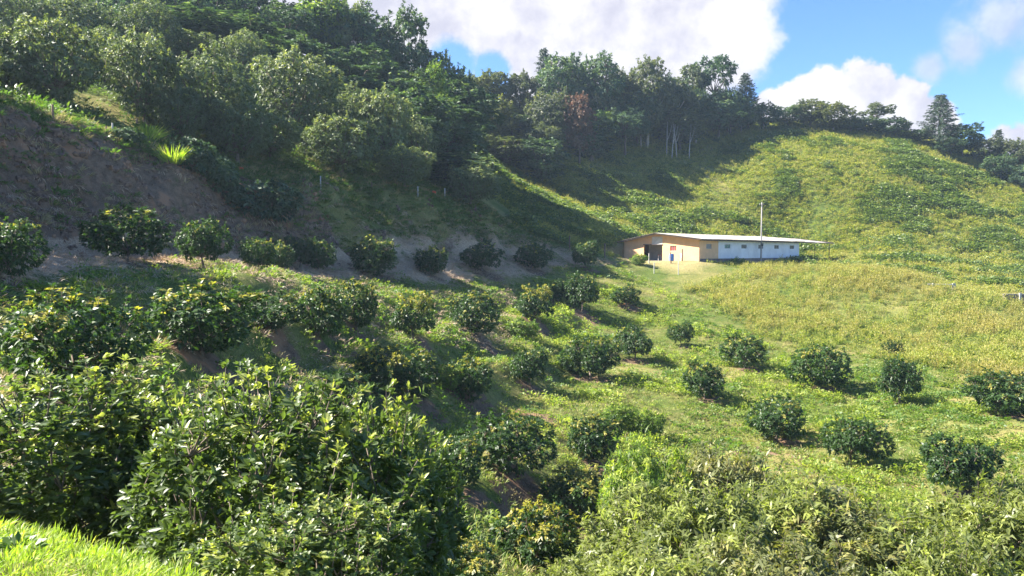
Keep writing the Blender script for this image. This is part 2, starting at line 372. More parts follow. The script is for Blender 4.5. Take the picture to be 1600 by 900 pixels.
def rosettes(r, C, A, k, L, Wd, lo=0.35, hi=1.35, jit=0.04, detail=0, droop=0.25):
    """k leaves spreading from each cluster centre C round its axis A"""
    n = len(C); Cc = np.repeat(C, k, 0); Ac = np.repeat(A, k, 0); m_ = n * k
    t = randdir(m_, r); t = nrm(t - (t * Ac).sum(1, keepdims=True) * Ac)
    th = r.uniform(lo, hi, (m_, 1)); D = nrm(Ac * np.cos(th) + t * np.sin(th))
    Nn = nrm(Ac * np.sin(th) - t * np.cos(th) + 0.35 * randdir(m_, r))
    B = Cc + randdir(m_, r) * jit * r.uniform(0, 1, (m_, 1))
    droop = droop * r.uniform(0, 2.0, (m_, 1))
    Ls = L * r.uniform(0.45, 1.2, m_); Ws = Wd * r.uniform(0.7, 1.15, m_)
    return leaves(B, D, Nn, Ls, Ws, detail, droop)
def lumps_round(r, a, c, hz, m, rr=(0.34, 0.5), inner=0.62):
    d = randdir(m * 3, r); d = d[d[:, 2] > -0.75][:m]
    # spread them apart a little
    for _ in range(12):
        diff = d[:, None] - d[None]; dist = np.linalg.norm(diff, axis=2) + np.eye(len(d)) * 9
        d = nrm(d + (diff / dist[..., None] ** 3).sum(1) * 0.02)
    sc_ = r.uniform(0.8, 1.15, (len(d), 1))
    cen = d * np.array([a, a, c]) * inner * sc_; cen[:, 2] += hz
    rad = r.uniform(rr[0], rr[1], len(d)) * a
    return cen, rad
def crown(name, seed, cen, rad, n_cl, k, L, Wd, flush=0.0, detail=0, droop=0.25, lo=0.35, hi=1.35, core=None, zflush=0.6, fill=0.12, zmin=0.15, extra=None):
    r = np.random.default_rng(seed); core = cen.mean(0) if core is None else core
    w = rad ** 2 / (rad ** 2).sum(); li = r.choice(len(cen), n_cl * 3, p=w)
    nd = randdir(len(li), r); pos = cen[li] + nd * rad[li][:, None] * r.uniform(0.78, 1.06, (len(li), 1))
    dd = np.linalg.norm(pos[:, None] - cen[None], axis=2) / rad[None]; dd[np.arange(len(li)), li] = 9
    inside = dd.min(1) < 0.92
    keep = (~inside) | (r.uniform(size=len(li)) < fill); keep &= pos[:, 2] > zmin
    li, nd, pos = li[keep][:n_cl], nd[keep][:n_cl], pos[keep][:n_cl]
    ax = nrm(nd * 0.7 + nrm(pos - core) * 0.4 + np.array([0, 0, 0.35]) + 0.25 * randdir(len(pos), r))
    if extra is not None:
        pos = np.concatenate([pos, extra[0]]); ax = np.concatenate([ax, extra[1]]); li = np.concatenate([li, r.integers(0, len(cen), len(extra[0]))])
    V = rosettes(r, pos, ax, k, L, Wd, lo, hi, L * 0.4, detail, droop)
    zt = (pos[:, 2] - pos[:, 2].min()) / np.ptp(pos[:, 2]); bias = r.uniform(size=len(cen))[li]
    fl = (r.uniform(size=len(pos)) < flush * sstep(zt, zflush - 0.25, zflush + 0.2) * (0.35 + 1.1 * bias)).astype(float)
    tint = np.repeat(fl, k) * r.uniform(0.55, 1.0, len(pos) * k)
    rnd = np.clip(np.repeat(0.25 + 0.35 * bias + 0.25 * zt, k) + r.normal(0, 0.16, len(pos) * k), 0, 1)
    return leaf_mesh(name, V, tint, rnd, detail)
def tubes(name, paths, sides=6):
    Vs, lp, sz = [], [], []; o_ = 0
    for pts, rads in paths:
        pts = np.array(pts, float); n = len(pts); tg = nrm(np.gradient(pts, axis=0))
        ref = np.array([0.31, 0.95, 0.02]); s1 = nrm(np.cross(tg, ref)); s2 = np.cross(tg, s1)
        a = np.arange(sides) / sides * 2 * math.pi
        ring = pts[:, None] + np.array(rads)[:, None, None] * (np.cos(a)[None, :, None] * s1[:, None] + np.sin(a)[None, :, None] * s2[:, None])
        Vs.append(ring.reshape(-1, 3))
        for i in range(n - 1):
            for j in range(sides):
                j2 = (j + 1) % sides; lp += [o_ + i * sides + j, o_ + i * sides + j2, o_ + (i + 1) * sides + j2, o_ + (i + 1) * sides + j]; sz.append(4)
        lp += [o_ + (n - 1) * sides + j for j in range(sides)]; sz.append(sides)
        o_ += n * sides
    return mesh_np(name, np.concatenate(Vs), lp, sz, smooth=True)
def trunk_mesh(name, seed, cen, fork, r0, wob=0.12, sides=6, more=()):
    r = np.random.default_rng(seed); fork = np.array(fork, float)
    base = np.array([0, 0, -0.25]); mid = (base + fork) / 2 + np.append(r.normal(0, wob * 0.5, 2), 0)
    paths = [([base, base * 0.3 + mid * 0.7, mid, fork], [r0 * 1.35, r0 * 1.05, r0 * 0.92, r0 * 0.78])]
    for c in cen:
        m1 = fork * 0.55 + c * 0.45 + np.array([0, 0, -0.06 * np.linalg.norm(c - fork)]) + r.normal(0, wob * 0.4, 3)
        paths.append(([fork, m1, c], [r0 * 0.5, r0 * 0.33, r0 * 0.12]))
    return tubes(name, paths + list(more), sides)

bark = bark_mat('avocado_bark', (0.10, 0.075, 0.055), (0.22, 0.17, 0.13))
bark_pale = bark_mat('pale_bark', (0.22, 0.20, 0.17), (0.45, 0.42, 0.37))
bark_dark = bark_mat('dark_bark', (0.05, 0.04, 0.035), (0.13, 0.10, 0.08))
M_av = leaf_mat('avocado_leaf', (0.014, 0.040, 0.010), (0.055, 0.105, 0.024), (0.36, 0.32, 0.065), rough=0.48)
M_avfg = leaf_mat('near_avocado_leaf', (0.026, 0.052, 0.015), (0.14, 0.19, 0.058), (0.34, 0.36, 0.10), rough=0.42, trans=0.36)
M_bright = leaf_mat('fresh_leaf', (0.06, 0.11, 0.018), (0.15, 0.22, 0.04), (0.36, 0.40, 0.08), rough=0.5, trans=0.4)
M_old = leaf_mat('old_avocado_leaf', (0.022, 0.05, 0.018), (0.21, 0.25, 0.12), (0.38, 0.40, 0.12), rough=0.55, trans=0.2)
M_for = leaf_mat('forest_leaf', (0.014, 0.040, 0.022), (0.10, 0.16, 0.08), (0.20, 0.26, 0.08), rough=0.6, trans=0.22)
M_grey = leaf_mat('grey_green_leaf', (0.04, 0.055, 0.03), (0.12, 0.14, 0.07), (0.20, 0.2, 0.08), rough=0.55)
M_oliv = leaf_mat('olive_leaf', (0.05, 0.065, 0.02), (0.14, 0.15, 0.05), (0.25, 0.25, 0.06), rough=0.55)
M_red = leaf_mat('rusty_leaf', (0.075, 0.052, 0.036), (0.17, 0.12, 0.08), (0.25, 0.15, 0.1), rough=0.6, tcol=(1.8, 1.3, 1.0))
M_con = leaf_mat('conifer_needle', (0.012, 0.032, 0.018), (0.045, 0.075, 0.035), (0.1, 0.14, 0.04), rough=0.6, trans=0.12)
M_shrub = leaf_mat('valley_shrub_leaf', (0.06, 0.09, 0.022), (0.20, 0.22, 0.065), (0.30, 0.34, 0.08), rough=0.42, trans=0.32)
M_shrubd = leaf_mat('brownish_shrub_leaf', (0.055, 0.075, 0.022), (0.17, 0.18, 0.065), (0.28, 0.26, 0.08), rough=0.5, trans=0.28)

def proto(name, seed, a, c, hz, m, n_cl, k, L, Wd, r0, fork_z, flush=0.0, detail=0, rr=(0.34, 0.5), inner=0.62, sides=6, **kw):
    r = np.random.default_rng(seed); cen, rad = lumps_round(r, a, c, hz, m, rr, inner)
    shoots = kw.pop('shoots', 0); sl_ = kw.pop('shoot_len', 0.4); SC, SA, SP = [], [], []
    if shoots:
        li = r.integers(0, len(cen), shoots * 3); dv = nrm(randdir(len(li), r) + np.array([0, 0, 0.9])); ps = cen[li] + dv * rad[li][:, None]
        ok_ = np.argsort(-(ps[:, 2] + 0.8 * np.hypot(ps[:, 0], ps[:, 1]) * 0.6 + r.uniform(0, a, len(li))))[:shoots]
        for q_ in ok_:
            ax_ = nrm(dv[q_] * 0.6 + np.array([0, 0, 1.0]) + 0.3 * r.normal(size=3)); l_ = sl_ * r.uniform(0.4, 1.25)
            for t_ in (0.35, 0.7, 1.0): SC.append(ps[q_] + ax_ * l_ * t_); SA.append(ax_)
            SP.append(([cen[li[q_]], ps[q_], ps[q_] + ax_ * l_], [r0 * 0.16, r0 * 0.13, r0 * 0.06]))
        kw['extra'] = (np.array(SC), np.array(SA))
    cm = crown(name + '_crown', seed + 1, cen, rad, n_cl, k, L, Wd, flush, detail, core=np.array([0, 0, hz]), **kw)
    tm_ = trunk_mesh(name + '_trunk', seed + 2, cen, (r.normal(0, .08), r.normal(0, .08), fork_z), r0, sides=sides, more=SP)
    V = np.empty(len(cm.vertices) * 3, np.float32); cm.vertices.foreach_get('co', V); V = V.reshape(-1, 3)
    return dict(crown=cm, trunk=tm_, w=float(np.percentile(V[:, 0], 99) - np.percentile(V[:, 0], 1)), h=float(np.percentile(V[:, 2], 99.7)))
def tree(name, pr, loc, w, h, mat, label, cat='tree', group=None, rz=None, bark_m=None, tilt=None):
    """a tree standing at loc with crown width w and height h in metres"""
    s = w / pr['w']; sz_ = h / pr['h']; q_ = random.uniform(0.9, 1.12)
    e = empty(name, (float(loc[0]), float(loc[1]), float(loc[2]) - 0.03), random.uniform(0, 6.28) if rz is None else rz, (s * q_, s / q_, sz_))
    tilt = tilt or (random.uniform(-.08, .08), random.uniform(-.08, .08))
    if tilt: e.rotation_euler = (tilt[0], tilt[1], e.rotation_euler.z)
    tag(e, label, cat, group)
    for part, me, mt in (('crown', pr['crown'], mat), ('trunk', pr['trunk'], bark_m or bark)):
        if not me.materials: me.materials.append(mt)
        o = bpy.data.objects.new(part, me); link(o, e)
        if me.materials[0] != mt:
            o.material_slots[0].link = 'OBJECT'; o.material_slots[0].material = mt
    return e

# ------------------------------------------------------------------ young avocado trees on the terraces
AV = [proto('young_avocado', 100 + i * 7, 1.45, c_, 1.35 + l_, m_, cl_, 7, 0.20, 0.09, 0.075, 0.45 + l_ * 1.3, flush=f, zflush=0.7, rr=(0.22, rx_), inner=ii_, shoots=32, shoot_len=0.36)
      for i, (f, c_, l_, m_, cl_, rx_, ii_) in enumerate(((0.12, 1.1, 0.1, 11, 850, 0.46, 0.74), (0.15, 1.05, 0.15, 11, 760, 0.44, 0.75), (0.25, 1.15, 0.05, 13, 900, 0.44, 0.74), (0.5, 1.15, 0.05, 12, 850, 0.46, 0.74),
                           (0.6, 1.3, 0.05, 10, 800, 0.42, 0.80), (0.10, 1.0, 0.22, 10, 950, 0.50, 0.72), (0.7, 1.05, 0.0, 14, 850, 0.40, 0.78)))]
G_av = 'young avocado trees planted along the terraces'
mid = [  # px, base y, crown width px, top y, variant, label
 (14, 436, 96, 340, 0, 'bushy avocado tree cut by the left edge at the foot of the bank'),
 (203, 410, 104, 318, 1, 'round avocado tree on a short trunk standing on straw below the brown bank'),
 (318, 420, 74, 340, 5, 'dark round avocado tree on the straw bench right of the big bank foot tree'),
 (403, 424, 52, 370, 0, 'left half of a close pair of small avocado trees with pale pointed tops'),
 (437, 425, 46, 377, 2, 'lighter right half of the close pair of small avocado trees'),
 (468, 422, 48, 368, 5, 'dark avocado tree half hidden behind its neighbour on the straw bench'),
 (496, 424, 50, 372, 1, 'small avocado tree with bare stems showing next to the brown gap in the bench'),
 (580, 432, 72, 369, 2, 'dense dome shaped avocado tree below the grassy middle of the bank'),
 (677, 432, 50, 384, 2, 'small pale avocado tree on bare soil below the dry grass of the bank'),
 (755, 424, 54, 374, 1, 'avocado tree with a visible stem near the right end of the bank'),
 (832, 421, 54, 379, 0, 'low round avocado tree where the bank runs out'),
 (916, 421, 46, 376, 5, 'dark upright avocado tree nearest to the left end of the farm building'),
 (105, 612, 205, 450, 3, 'large yellow tipped avocado tree at the left behind the foreground trees'),
 (312, 552, 160, 438, 2, 'wide spreading avocado tree on the shaded slope below the bench'),
 (432, 522, 78, 455, 1, 'light green feathery avocado tree between the wide tree and the grey green one'),
 (500, 532, 82, 445, 0, 'grey green rounded avocado tree in the second row'),
 (556, 516, 68, 436, 3, 'dark avocado tree with a yellow crest in the second row'),
 (645, 526, 74, 452, 4, 'avocado tree with a tall yellow crest below the bare soil hollow'),
 (745, 522, 76, 455, 3, 'avocado tree with a broad yellow cap in the middle of the second row'),
 (835, 502, 62, 443, 4, 'avocado tree with a yellow top below the track to the building'),
 (909, 489, 60, 428, 5, 'dark avocado tree casting a long shadow below the soil heap'),
 (872, 474, 38, 438, 5, 'small dark avocado tree squeezed between two larger ones of the second row'),
 (980, 478, 46, 444, 1, 'low fresh green tree just below the yard of the building'),
 (598, 617, 92, 536, 6, 'avocado tree with an orange yellow crown top in the middle of the slope'),
 (656, 622, 84, 546, 3, 'avocado tree touching the orange topped one on its right'),
 (540, 645, 78, 578, 1, 'low green avocado tree peeping over the big foreground tree'),
 (737, 626, 74, 555, 2, 'avocado tree with pale leaves right of the orange topped pair'),
 (830, 606, 62, 543, 5, 'dark avocado tree beside a reddish soil hollow in mid slope'),
 (921, 592, 78, 524, 0, 'avocado tree with the longest shadow running down the grassy slope'),
 (992, 564, 62, 509, 5, 'nearly black avocado tree on the edge of the sunlit meadow'),
 (1065, 542, 38, 502, 5, 'smallest avocado tree in the row below the building'),
 (1162, 576, 64, 519, 1, 'open avocado tree showing its stem below the weedy field'),
 (1100, 624, 58, 561, 1, 'thin brownish green avocado tree with stems showing in the meadow'),
 (1282, 606, 92, 539, 0, 'broad avocado tree with two shadow lobes in the meadow'),
 (1405, 632, 74, 556, 5, 'mushroom shaped avocado tree on a stem with its shadow to the right'),
 (1560, 646, 96, 577, 0, 'broad avocado tree at the right edge of the meadow'),
 (1215, 688, 82, 614, 1, 'loose avocado tree in the meadow left of the two darkest ones'),
 (1330, 730, 98, 648, 5, 'round dark avocado tree in the lower meadow with soil under it'),
 (1500, 774, 122, 678, 5, 'large dark avocado tree at the lower right of the meadow'),
 (795, 738, 124, 643, 0, 'wide dark avocado tree in the valley right of the big foreground tree'),
 (924, 720, 88, 645, 2, 'rounded avocado tree standing in its shade in the valley'),
 (848, 892, 124, 778, 6, 'dark avocado tree with orange tips at the bottom of the photo'),
 (900, 812, 120, 726, 6, 'avocado tree with many bronze tips behind the dark one at the bottom'),
 (735, 915, 110, 838, 6, 'low avocado tree with bronze new leaves at the bottom edge'),
 (715, 768, 84, 668, 1, 'soft green avocado tree half hidden by the right side of the foreground tree')]
SPOTS = []
for px, by, w, ty, v, lab in mid:
    p = ray(px, by)
    if p is None: print('MISS', px, by); continue
    d = p[1]; hh = (by - ty) * d / F; ww = w * d / F
    print('AV', px, by, 'd=%.1f w=%.2f h=%.2f' % (d, ww, hh))
    SPOTS.append((p[0] + 0.3, p[1] - 0.3, ww * (0.42 if px < 1000 else 0.3)))
    tree('avocado_tree', AV[v], p, ww, hh, M_av, lab, 'avocado tree', G_av)
for px, by, w, ty, lab in [(1014, 686, 46, 638, 'small bright yellow green sapling in a long shadow above the valley shrubs'),
                           (998, 415, 24, 397, 'small light green bush in front of the left end of the farm building'),
                           (815, 532, 52, 494, 'yellow green weedy bush below the middle of the second row'), (888, 578, 36, 552, 'low light green bush left of the long shadowed tree'),
                           (966, 668, 50, 628, 'light green bush beside the sapling above the valley shrubs'), (700, 610, 44, 572, 'light green bush right of the orange topped pair'),
                           (1393, 556, 28, 530, 'tiny bush on a brown patch above the mushroom shaped tree')]:
    p = ray(px, by); d = p[1]
    tree('sapling', AV[2], p, w * d / F, (by - ty) * d / F, M_bright if w != 28 else M_av, lab, 'young tree')

_m = np.stack([soil, hay, dry], -1)
for (tx, ty_, tr_) in SPOTS:
    dd_ = np.hypot((X - tx) * 0.8, (Y - ty_)) / tr_ + 1.2 * fbm(X / 1.1, Y / 1.1, 81)
    k_ = 1 - sstep(dd_, 0.6, 1.15); _m[..., 0] = np.maximum(_m[..., 0], k_ * 0.7)
tm.attributes['mask'].data.foreach_set('color', np.concatenate([_m.reshape(-1, 3), np.ones((nx * ny, 1))], 1).astype(np.float32).ravel())
# ------------------------------------------------------------------ big trees in the foreground
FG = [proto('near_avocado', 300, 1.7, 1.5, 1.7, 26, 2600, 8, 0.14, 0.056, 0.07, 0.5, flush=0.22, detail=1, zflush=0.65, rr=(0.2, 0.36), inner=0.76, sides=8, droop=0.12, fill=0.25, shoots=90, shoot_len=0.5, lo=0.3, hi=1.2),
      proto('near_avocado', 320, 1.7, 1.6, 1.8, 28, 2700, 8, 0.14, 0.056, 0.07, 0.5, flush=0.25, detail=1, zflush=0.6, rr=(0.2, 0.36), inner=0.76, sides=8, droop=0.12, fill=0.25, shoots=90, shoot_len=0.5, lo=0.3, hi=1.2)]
G_fg = 'large avocado trees in the foreground'
for px, d, w, ty, v, lab in [(60, 10.2, 3.5, 575, 0, 'tall dense avocado tree at the lower left behind the sunny grass knoll'),
                             (250, 10.6, 2.6, 600, 1, 'avocado tree squeezed between the two largest foreground trees'),
                             (400, 8.4, 3.1, 588, 1, 'largest glossy avocado tree in the foreground with pale stems and yellow shoots'),
                             (575, 9.6, 2.3, 615, 0, 'foreground avocado tree reaching right towards the valley'),
                             (480, 6.6, 1.9, 770, 1, 'dark lower avocado tree at the bottom edge under the largest one')]:
    x = (px - 800) / F * d; z = float(H(x, d)); top = P(px, ty, d)[2]
    print('FG', px, d, 'h=%.2f' % (top - z))
    tree('avocado_tree', FG[v], (x, d, z), w, top - z, M_avfg, lab, 'avocado tree', G_fg)

# ------------------------------------------------------------------ tall shrubs in the valley at the lower right
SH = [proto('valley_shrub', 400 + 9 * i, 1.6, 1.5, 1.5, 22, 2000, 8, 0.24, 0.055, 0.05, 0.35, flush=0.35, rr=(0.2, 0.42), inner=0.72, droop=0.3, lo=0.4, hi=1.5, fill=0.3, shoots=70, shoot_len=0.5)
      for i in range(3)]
for px, d, w, ty, v, mt, lab in [
  (1010, 20, 2.4, 690, 0, M_bright, 'light green big leaved shrub rising above the others in the valley'),
  (1035, 17, 2.7, 765, 1, M_shrub, 'broad pale green shrub at the bottom centre right'),
  (1135, 22, 3.4, 695, 2, M_shrubd, 'dull olive shrub behind the pale ones beside the meadow'),
  (1120, 16, 3.0, 765, 0, M_shrub, 'tall pale shrub with silvery leaves at the bottom'),
  (1225, 18, 3.2, 748, 2, M_shrub, 'yellowish shrub below the meadow in the valley'),
  (1330, 17, 3.2, 775, 1, M_shrubd, 'brownish green shrub in the middle of the thicket at the lower right'),
  (1250, 13, 2.6, 838, 0, M_shrubd, 'twiggy brown shrub at the bottom edge of the photo'),
  (1440, 16, 3.0, 820, 2, M_shrub, 'low fresh shrub at the bottom below the large dark tree'),
  (1575, 17, 3.0, 745, 1, M_shrub, 'pale leafy shrub at the lower right corner'),
  (1520, 13, 2.4, 850, 0, M_shrub, 'shrub at the bottom edge left of the pale corner shrub'),
  (1030, 12.5, 2.4, 850, 2, M_shrub, 'silvery green shrub lowest at the bottom edge right of centre'),
  (905, 15, 1.5, 880, 1, M_shrub, 'small pale green shrub at the bottom between orange tipped trees')]:
    x = (px - 800) / F * d; z = float(H(x, d)); top = P(px, ty, d)[2]
    tree('shrub', SH[v], (x, d, z), w, top - z, mt, lab, 'shrub', 'tall shrubs in the valley bottom')

# ------------------------------------------------------------------ old orchard above the bank and the forests
OLD = [proto('old_avocado', 500 + 9 * i, 2.8, 2.6, 3.6, 26 + 2 * i, 2100, 7, 0.29, 0.13, 0.16, 1.2, flush=f, rr=(0.2, 0.34), inner=0.86, zflush=0.7, shoots=30, shoot_len=0.5) for i, f in enumerate((0.30, 0.2, 0.1))]
FOR = [proto('forest_tree', 600 + 9 * i, a, c, hz, m_, 1500, 7, 0.42, 0.20, 0.2, fz, flush=0.15, rr=(rr[0] * 0.75, rr[1] * 0.75), inner=0.88, shoots=30, shoot_len=0.8)
       for i, (a, c, hz, m_, fz, rr) in enumerate([(2.6, 4.2, 6.6, 24, 3.0, (0.34, 0.6)), (3.2, 3.4, 6.2, 22, 3.2, (0.3, 0.5)), (2.2, 5.0, 6.4, 26, 2.4, (0.36, 0.62)), (3.4, 2.6, 7.6, 18, 5.0, (0.26, 0.42))])]
OPEN = [proto('open_tree', 700 + 9 * i, 3.2, 1.8, 8.6, 11, 420, 7, 0.55, 0.22, 0.16, 5.5, flush=0.0, rr=(0.18, 0.28), inner=0.85) for i in range(2)]
def conifer(seed, Ht=12.0, R=2.6, nb=150):
    r = np.random.default_rng(seed); paths = [([(0, 0, -0.3), (0.05, 0, Ht * .5), (0, 0.03, Ht)], [0.22, 0.12, 0.02])]; C, A = [], []
    for i in range(nb):
        t = (i + r.uniform()) / nb; z = Ht * (0.12 + 0.86 * t); L = R * (1 - t) ** 0.8 * r.uniform(0.55, 1.15) + 0.25; a = i * 2.4 + r.uniform(-.4, .4)
        o_ = np.array([math.cos(a), math.sin(a), 0]); tip = np.array([0, 0, z]) + o_ * L + np.array([0, 0, L * r.uniform(0.05, 0.4)])
        md = np.array([0, 0, z]) + o_ * L * 0.5 - np.array([0, 0, L * 0.06])
        paths.append(([(0, 0, z), md, tip], [0.05, 0.03, 0.01]))
        for q in np.linspace(0.3, 1.0, int(3 + L * 3)):
            C.append(np.array([0, 0, z]) * (1 - q) + tip * q + r.normal(0, 0.06, 3)); A.append(nrm(o_ + np.array([0, 0, 0.15])))
    C, A = np.array(C), np.array(A); V = rosettes(r, C, A, 8, 0.42, 0.10, 0.2, 1.5, 0.12, 0, 0.3)
    n = len(V); cm = leaf_mesh('conifer_crown', V, np.zeros(n), np.clip(r.normal(0.45, 0.2, n), 0, 1), 0)
    return dict(crown=cm, trunk=tubes('conifer_trunk', paths, 5), w=2 * R * 1.05, h=Ht)
CON = [conifer(801), conifer(802, R=1.7, nb=110)]
def dtree(name, pr, px, d, wpx, ty, mt, lab, cat='tree', group=None, bm=None, minh=2.0):
    x = (px - 800) / F * d; z = float(H(x, d)); top = P(px, ty, d)[2]; h = top - z
    if h < minh: print('LOW', name, px, d, ty, round(h, 1)); h = minh
    if h > 24: print('HIGH', name, px, d, ty, round(h, 1))
    return tree(name, pr, (x, d, z), wpx * d / F, h, mt, lab, cat, group, bark_m=bm)
old = [(95, 55, 135, 28, 0, 'big old avocado tree with a pale top above the far left fence post'),
 (18, 55, 110, 40, 2, 'dark old avocado tree at the left edge above the bank'),
 (232, 60, 105, 48, 0, 'tall old avocado tree with a sunny yellow top above the bright grass clumps'),
 (170, 66, 90, 45, 2, 'shaded old avocado tree between the two big ones at upper left'),
 (335, 64, 135, 72, 1, 'broad old avocado tree with a bright right shoulder above the bank shrubs'),
 (290, 60, 80, 130, 2, 'dark low avocado tree under the broad one'),
 (375, 62, 100, 150, 2, 'shaded avocado tree in front of the broad old one'),
 (460, 74, 120, 78, 0, 'old avocado tree with a yellow crown in the centre of the upper orchard'),
 (425, 66, 95, 172, 1, 'rounded old avocado tree above the dark bank shrub'),
 (535, 71, 112, 180, 0, 'broad avocado tree above the white fence post'),
 (545, 80, 80, 132, 1, 'avocado tree with a sunny top behind the broad one above the white post'),
 (598, 80, 90, 140, 0, 'old avocado tree at the right end of the second orchard row'),
 (655, 84, 60, 180, 1, 'small avocado tree with a yellow tip at the end of the orchard'),
 (633, 76, 82, 227, 0, 'round sunlit avocado tree standing alone on the bank crest'),
 (736, 84, 76, 254, 0, 'round avocado tree with a yellow top last on the bank crest'),
 (300, 82, 90, 45, 1, 'old avocado tree high up behind the broad one'),
 (385, 82, 80, 48, 2, 'old avocado tree high up left of the yellow crowned one'),
 (500, 84, 80, 105, 1, 'avocado tree with a lit side right of the yellow crowned one'),
 (240, 78, 90, 0, 2, 'dark avocado tree touching the forest at the upper left'),
 (130, 76, 100, -10, 1, 'dark avocado tree below the top edge at the left'),
 (40, 74, 110, -20, 2, 'dark avocado tree in the upper left corner')]
old += [(-260, 41, 190, -20, 2, 'unseen old avocado tree outside the left edge, second beyond the frame'), (-420, 34, 290, -340, 1, 'unseen old avocado tree outside the left edge, third beyond the frame'),
        (-640, 29, 330, -440, 2, 'unseen old avocado tree outside the left edge, fourth beyond the frame'), (-900, 25, 380, -520, 1, 'unseen old avocado tree outside the left edge, farthest beyond the frame')]  # unseen stretch of the orchard, trees sized to shade the left slope
old += [(-110, 50, 140, 50, 1, 'unseen old avocado tree just outside the left edge above the bank'), (-70, 44, 120, 60, 0, 'unseen old avocado tree on the crest just outside the left edge')]  # also unseen, heights set by the shade they throw on the bank
for px, d, w, ty, v, lab in old:
    dtree('old_avocado_tree', OLD[v], px, d, w * 0.98, ty, M_old, lab, 'avocado tree', 'old avocado trees above the bank')
r = np.random.default_rng(31)
GU = 'forest trees on the upper left hill'
for d in (88, 96, 104, 113):                      # closed forest: the crowns merge and only the skyline ones can be told apart
    for px in np.arange(-60, 720, 76):
        px = px + r.uniform(-22, 22); top = np.interp(px, [0, 350, 500, 560, 610, 660, 700, 740], [-70, -60, -10, 15, 62, 70, 110, 130]) + (113 - d) * np.interp(px, [0, 400, 700], [3.5, 4.5, 4.5]) + r.uniform(-12, 30)
        if top < -75: top = -75
        dtree('forest_tree', FOR[r.integers(0, 3)], px, d, r.uniform(95, 150), top, M_for, 'dark tree in the %s of the upper left hill forest, at its %s' % (('lowest tier', 'second tier', 'third tier', 'top tier')[(88, 96, 104, 113).index(d)], 'left end' if px < 130 else 'left part' if px < 280 else 'middle' if px < 430 else 'right part' if px < 570 else 'right end'), 'tree', GU, bark_dark, minh=4)
sky_l = [(505, 112, 80, -12, 0, M_bright, 'light green forest tree on the skyline at the top edge left of the cloud'),
 (548, 114, 70, 2, 1, M_old, 'forest tree on the skyline where the sky begins at the top edge'),
 (592, 114, 60, 45, 0, M_for, 'forest tree on the skyline just left of the tall pointed one'),
 (640, 115, 62, 16, 2, M_for, 'tallest pointed tree on the skyline of the upper left forest'),
 (690, 116, 50, 82, 0, M_old, 'yellow green tree on the falling skyline of the left forest'),
 (722, 117, 50, 108, 2, M_for, 'last dark tree on the falling skyline of the left forest'),
 (672, 106, 40, 95, 2, M_bright, 'slender bright green tree below the skyline of the left forest')]
for px, d, w, ty, v, mt, lab in sky_l:
    dtree('forest_tree', FOR[v], px, d, w, ty, mt, lab, 'tree', GU, bark_dark, minh=3)
# rear forest
rear_t = [(740, 160, 70, 118, 1, M_oliv, 'spreading olive tree at the left end of the rear forest skyline'),
 (775, 162, 60, 108, 3, M_grey, 'flat topped tree at the left of the rear forest skyline'),
 (812, 166, 50, 112, 3, M_grey, 'thin feathery tree left of the pointed dead top in the rear forest'),
 (850, 170, 45, 72, 'c1', M_con, 'pointed conifer top sticking out of the rear forest'),
 (866, 164, 70, 84, 0, M_for, 'tall rounded dark tree highest in the rear forest left part'),
 (905, 168, 60, 92, 1, M_for, 'dark rounded tree right of the highest one in the rear forest'),
 (942, 166, 68, 88, 0, M_for, 'tall dark tree in the middle of the rear forest skyline'),
 (972, 170, 50, 108, 3, M_grey, 'small thin tree in the dip of the rear forest skyline'),
 (1010, 170, 68, 92, 0, M_grey, 'pale grey green tree standing tall in the rear forest'),
 (1045, 176, 50, 120, 1, M_for, 'dark tree between the pale one and the open crowned one'),
 (1078, 177, 50, 100, 'o1', M_grey, 'thin brownish tree left of the open crowned one'),
 (1112, 179, 62, 88, 'o0', M_for, 'open crowned feathery tree against the cloud'),
 (1135, 178, 50, 135, 1, M_for, 'dark round tree below the open crowned one'),
 (1166, 181, 54, 114, 'c0', M_con, 'layered conifer at the right end of the rear forest'),
 (1190, 179, 40, 160, 1, M_for, 'low dark tree just right of the layered conifer')]
rear_t += [(770, 151, 80, 150, 1, M_oliv, 'sunlit olive tree at the left front of the rear forest'),
 (855, 155, 70, 140, 1, M_grey, 'grey green tree with hanging branches in the front of the rear forest'),
 (905, 154, 52, 148, 0, M_red, 'rusty brown tree in the front of the rear forest'),
 (945, 161, 34, 172, 3, M_bright, 'small bright green tree in the shade of the rear forest'),
 (938, 165, 60, 150, 1, M_grey, 'grey green tree behind the small bright one'),
 (985, 171, 60, 128, 0, M_oliv, 'yellowish olive tree in the middle of the rear forest'),
 (1000, 169, 50, 165, 1, M_oliv, 'lower olive tree under the pale grey green one'),
 (1050, 173, 66, 128, 3, M_grey, 'tree with two pale bare trunks in front of the rear forest'),
 (1085, 174, 50, 135, 3, M_for, 'dark tree on slim trunks beside the two pale trunks'),
 (1120, 176, 55, 145, 0, M_for, 'shaded tree under the open crowned one in the rear forest'),
 (1155, 179, 50, 150, 1, M_for, 'shaded tree left of the layered conifer base')]
for px, d, w, ty, v, mt, lab in rear_t:
    pr = CON[int(v[1])] if isinstance(v, str) and v[0] == 'c' else OPEN[int(v[1])] if isinstance(v, str) else FOR[v]
    dtree('conifer' if pr in CON else 'forest_tree', pr, px, d, w, ty, mt, lab, 'tree', 'trees of the rear forest', bark_pale if 'pale' in lab or 'grey' in lab else bark_dark, minh=3)
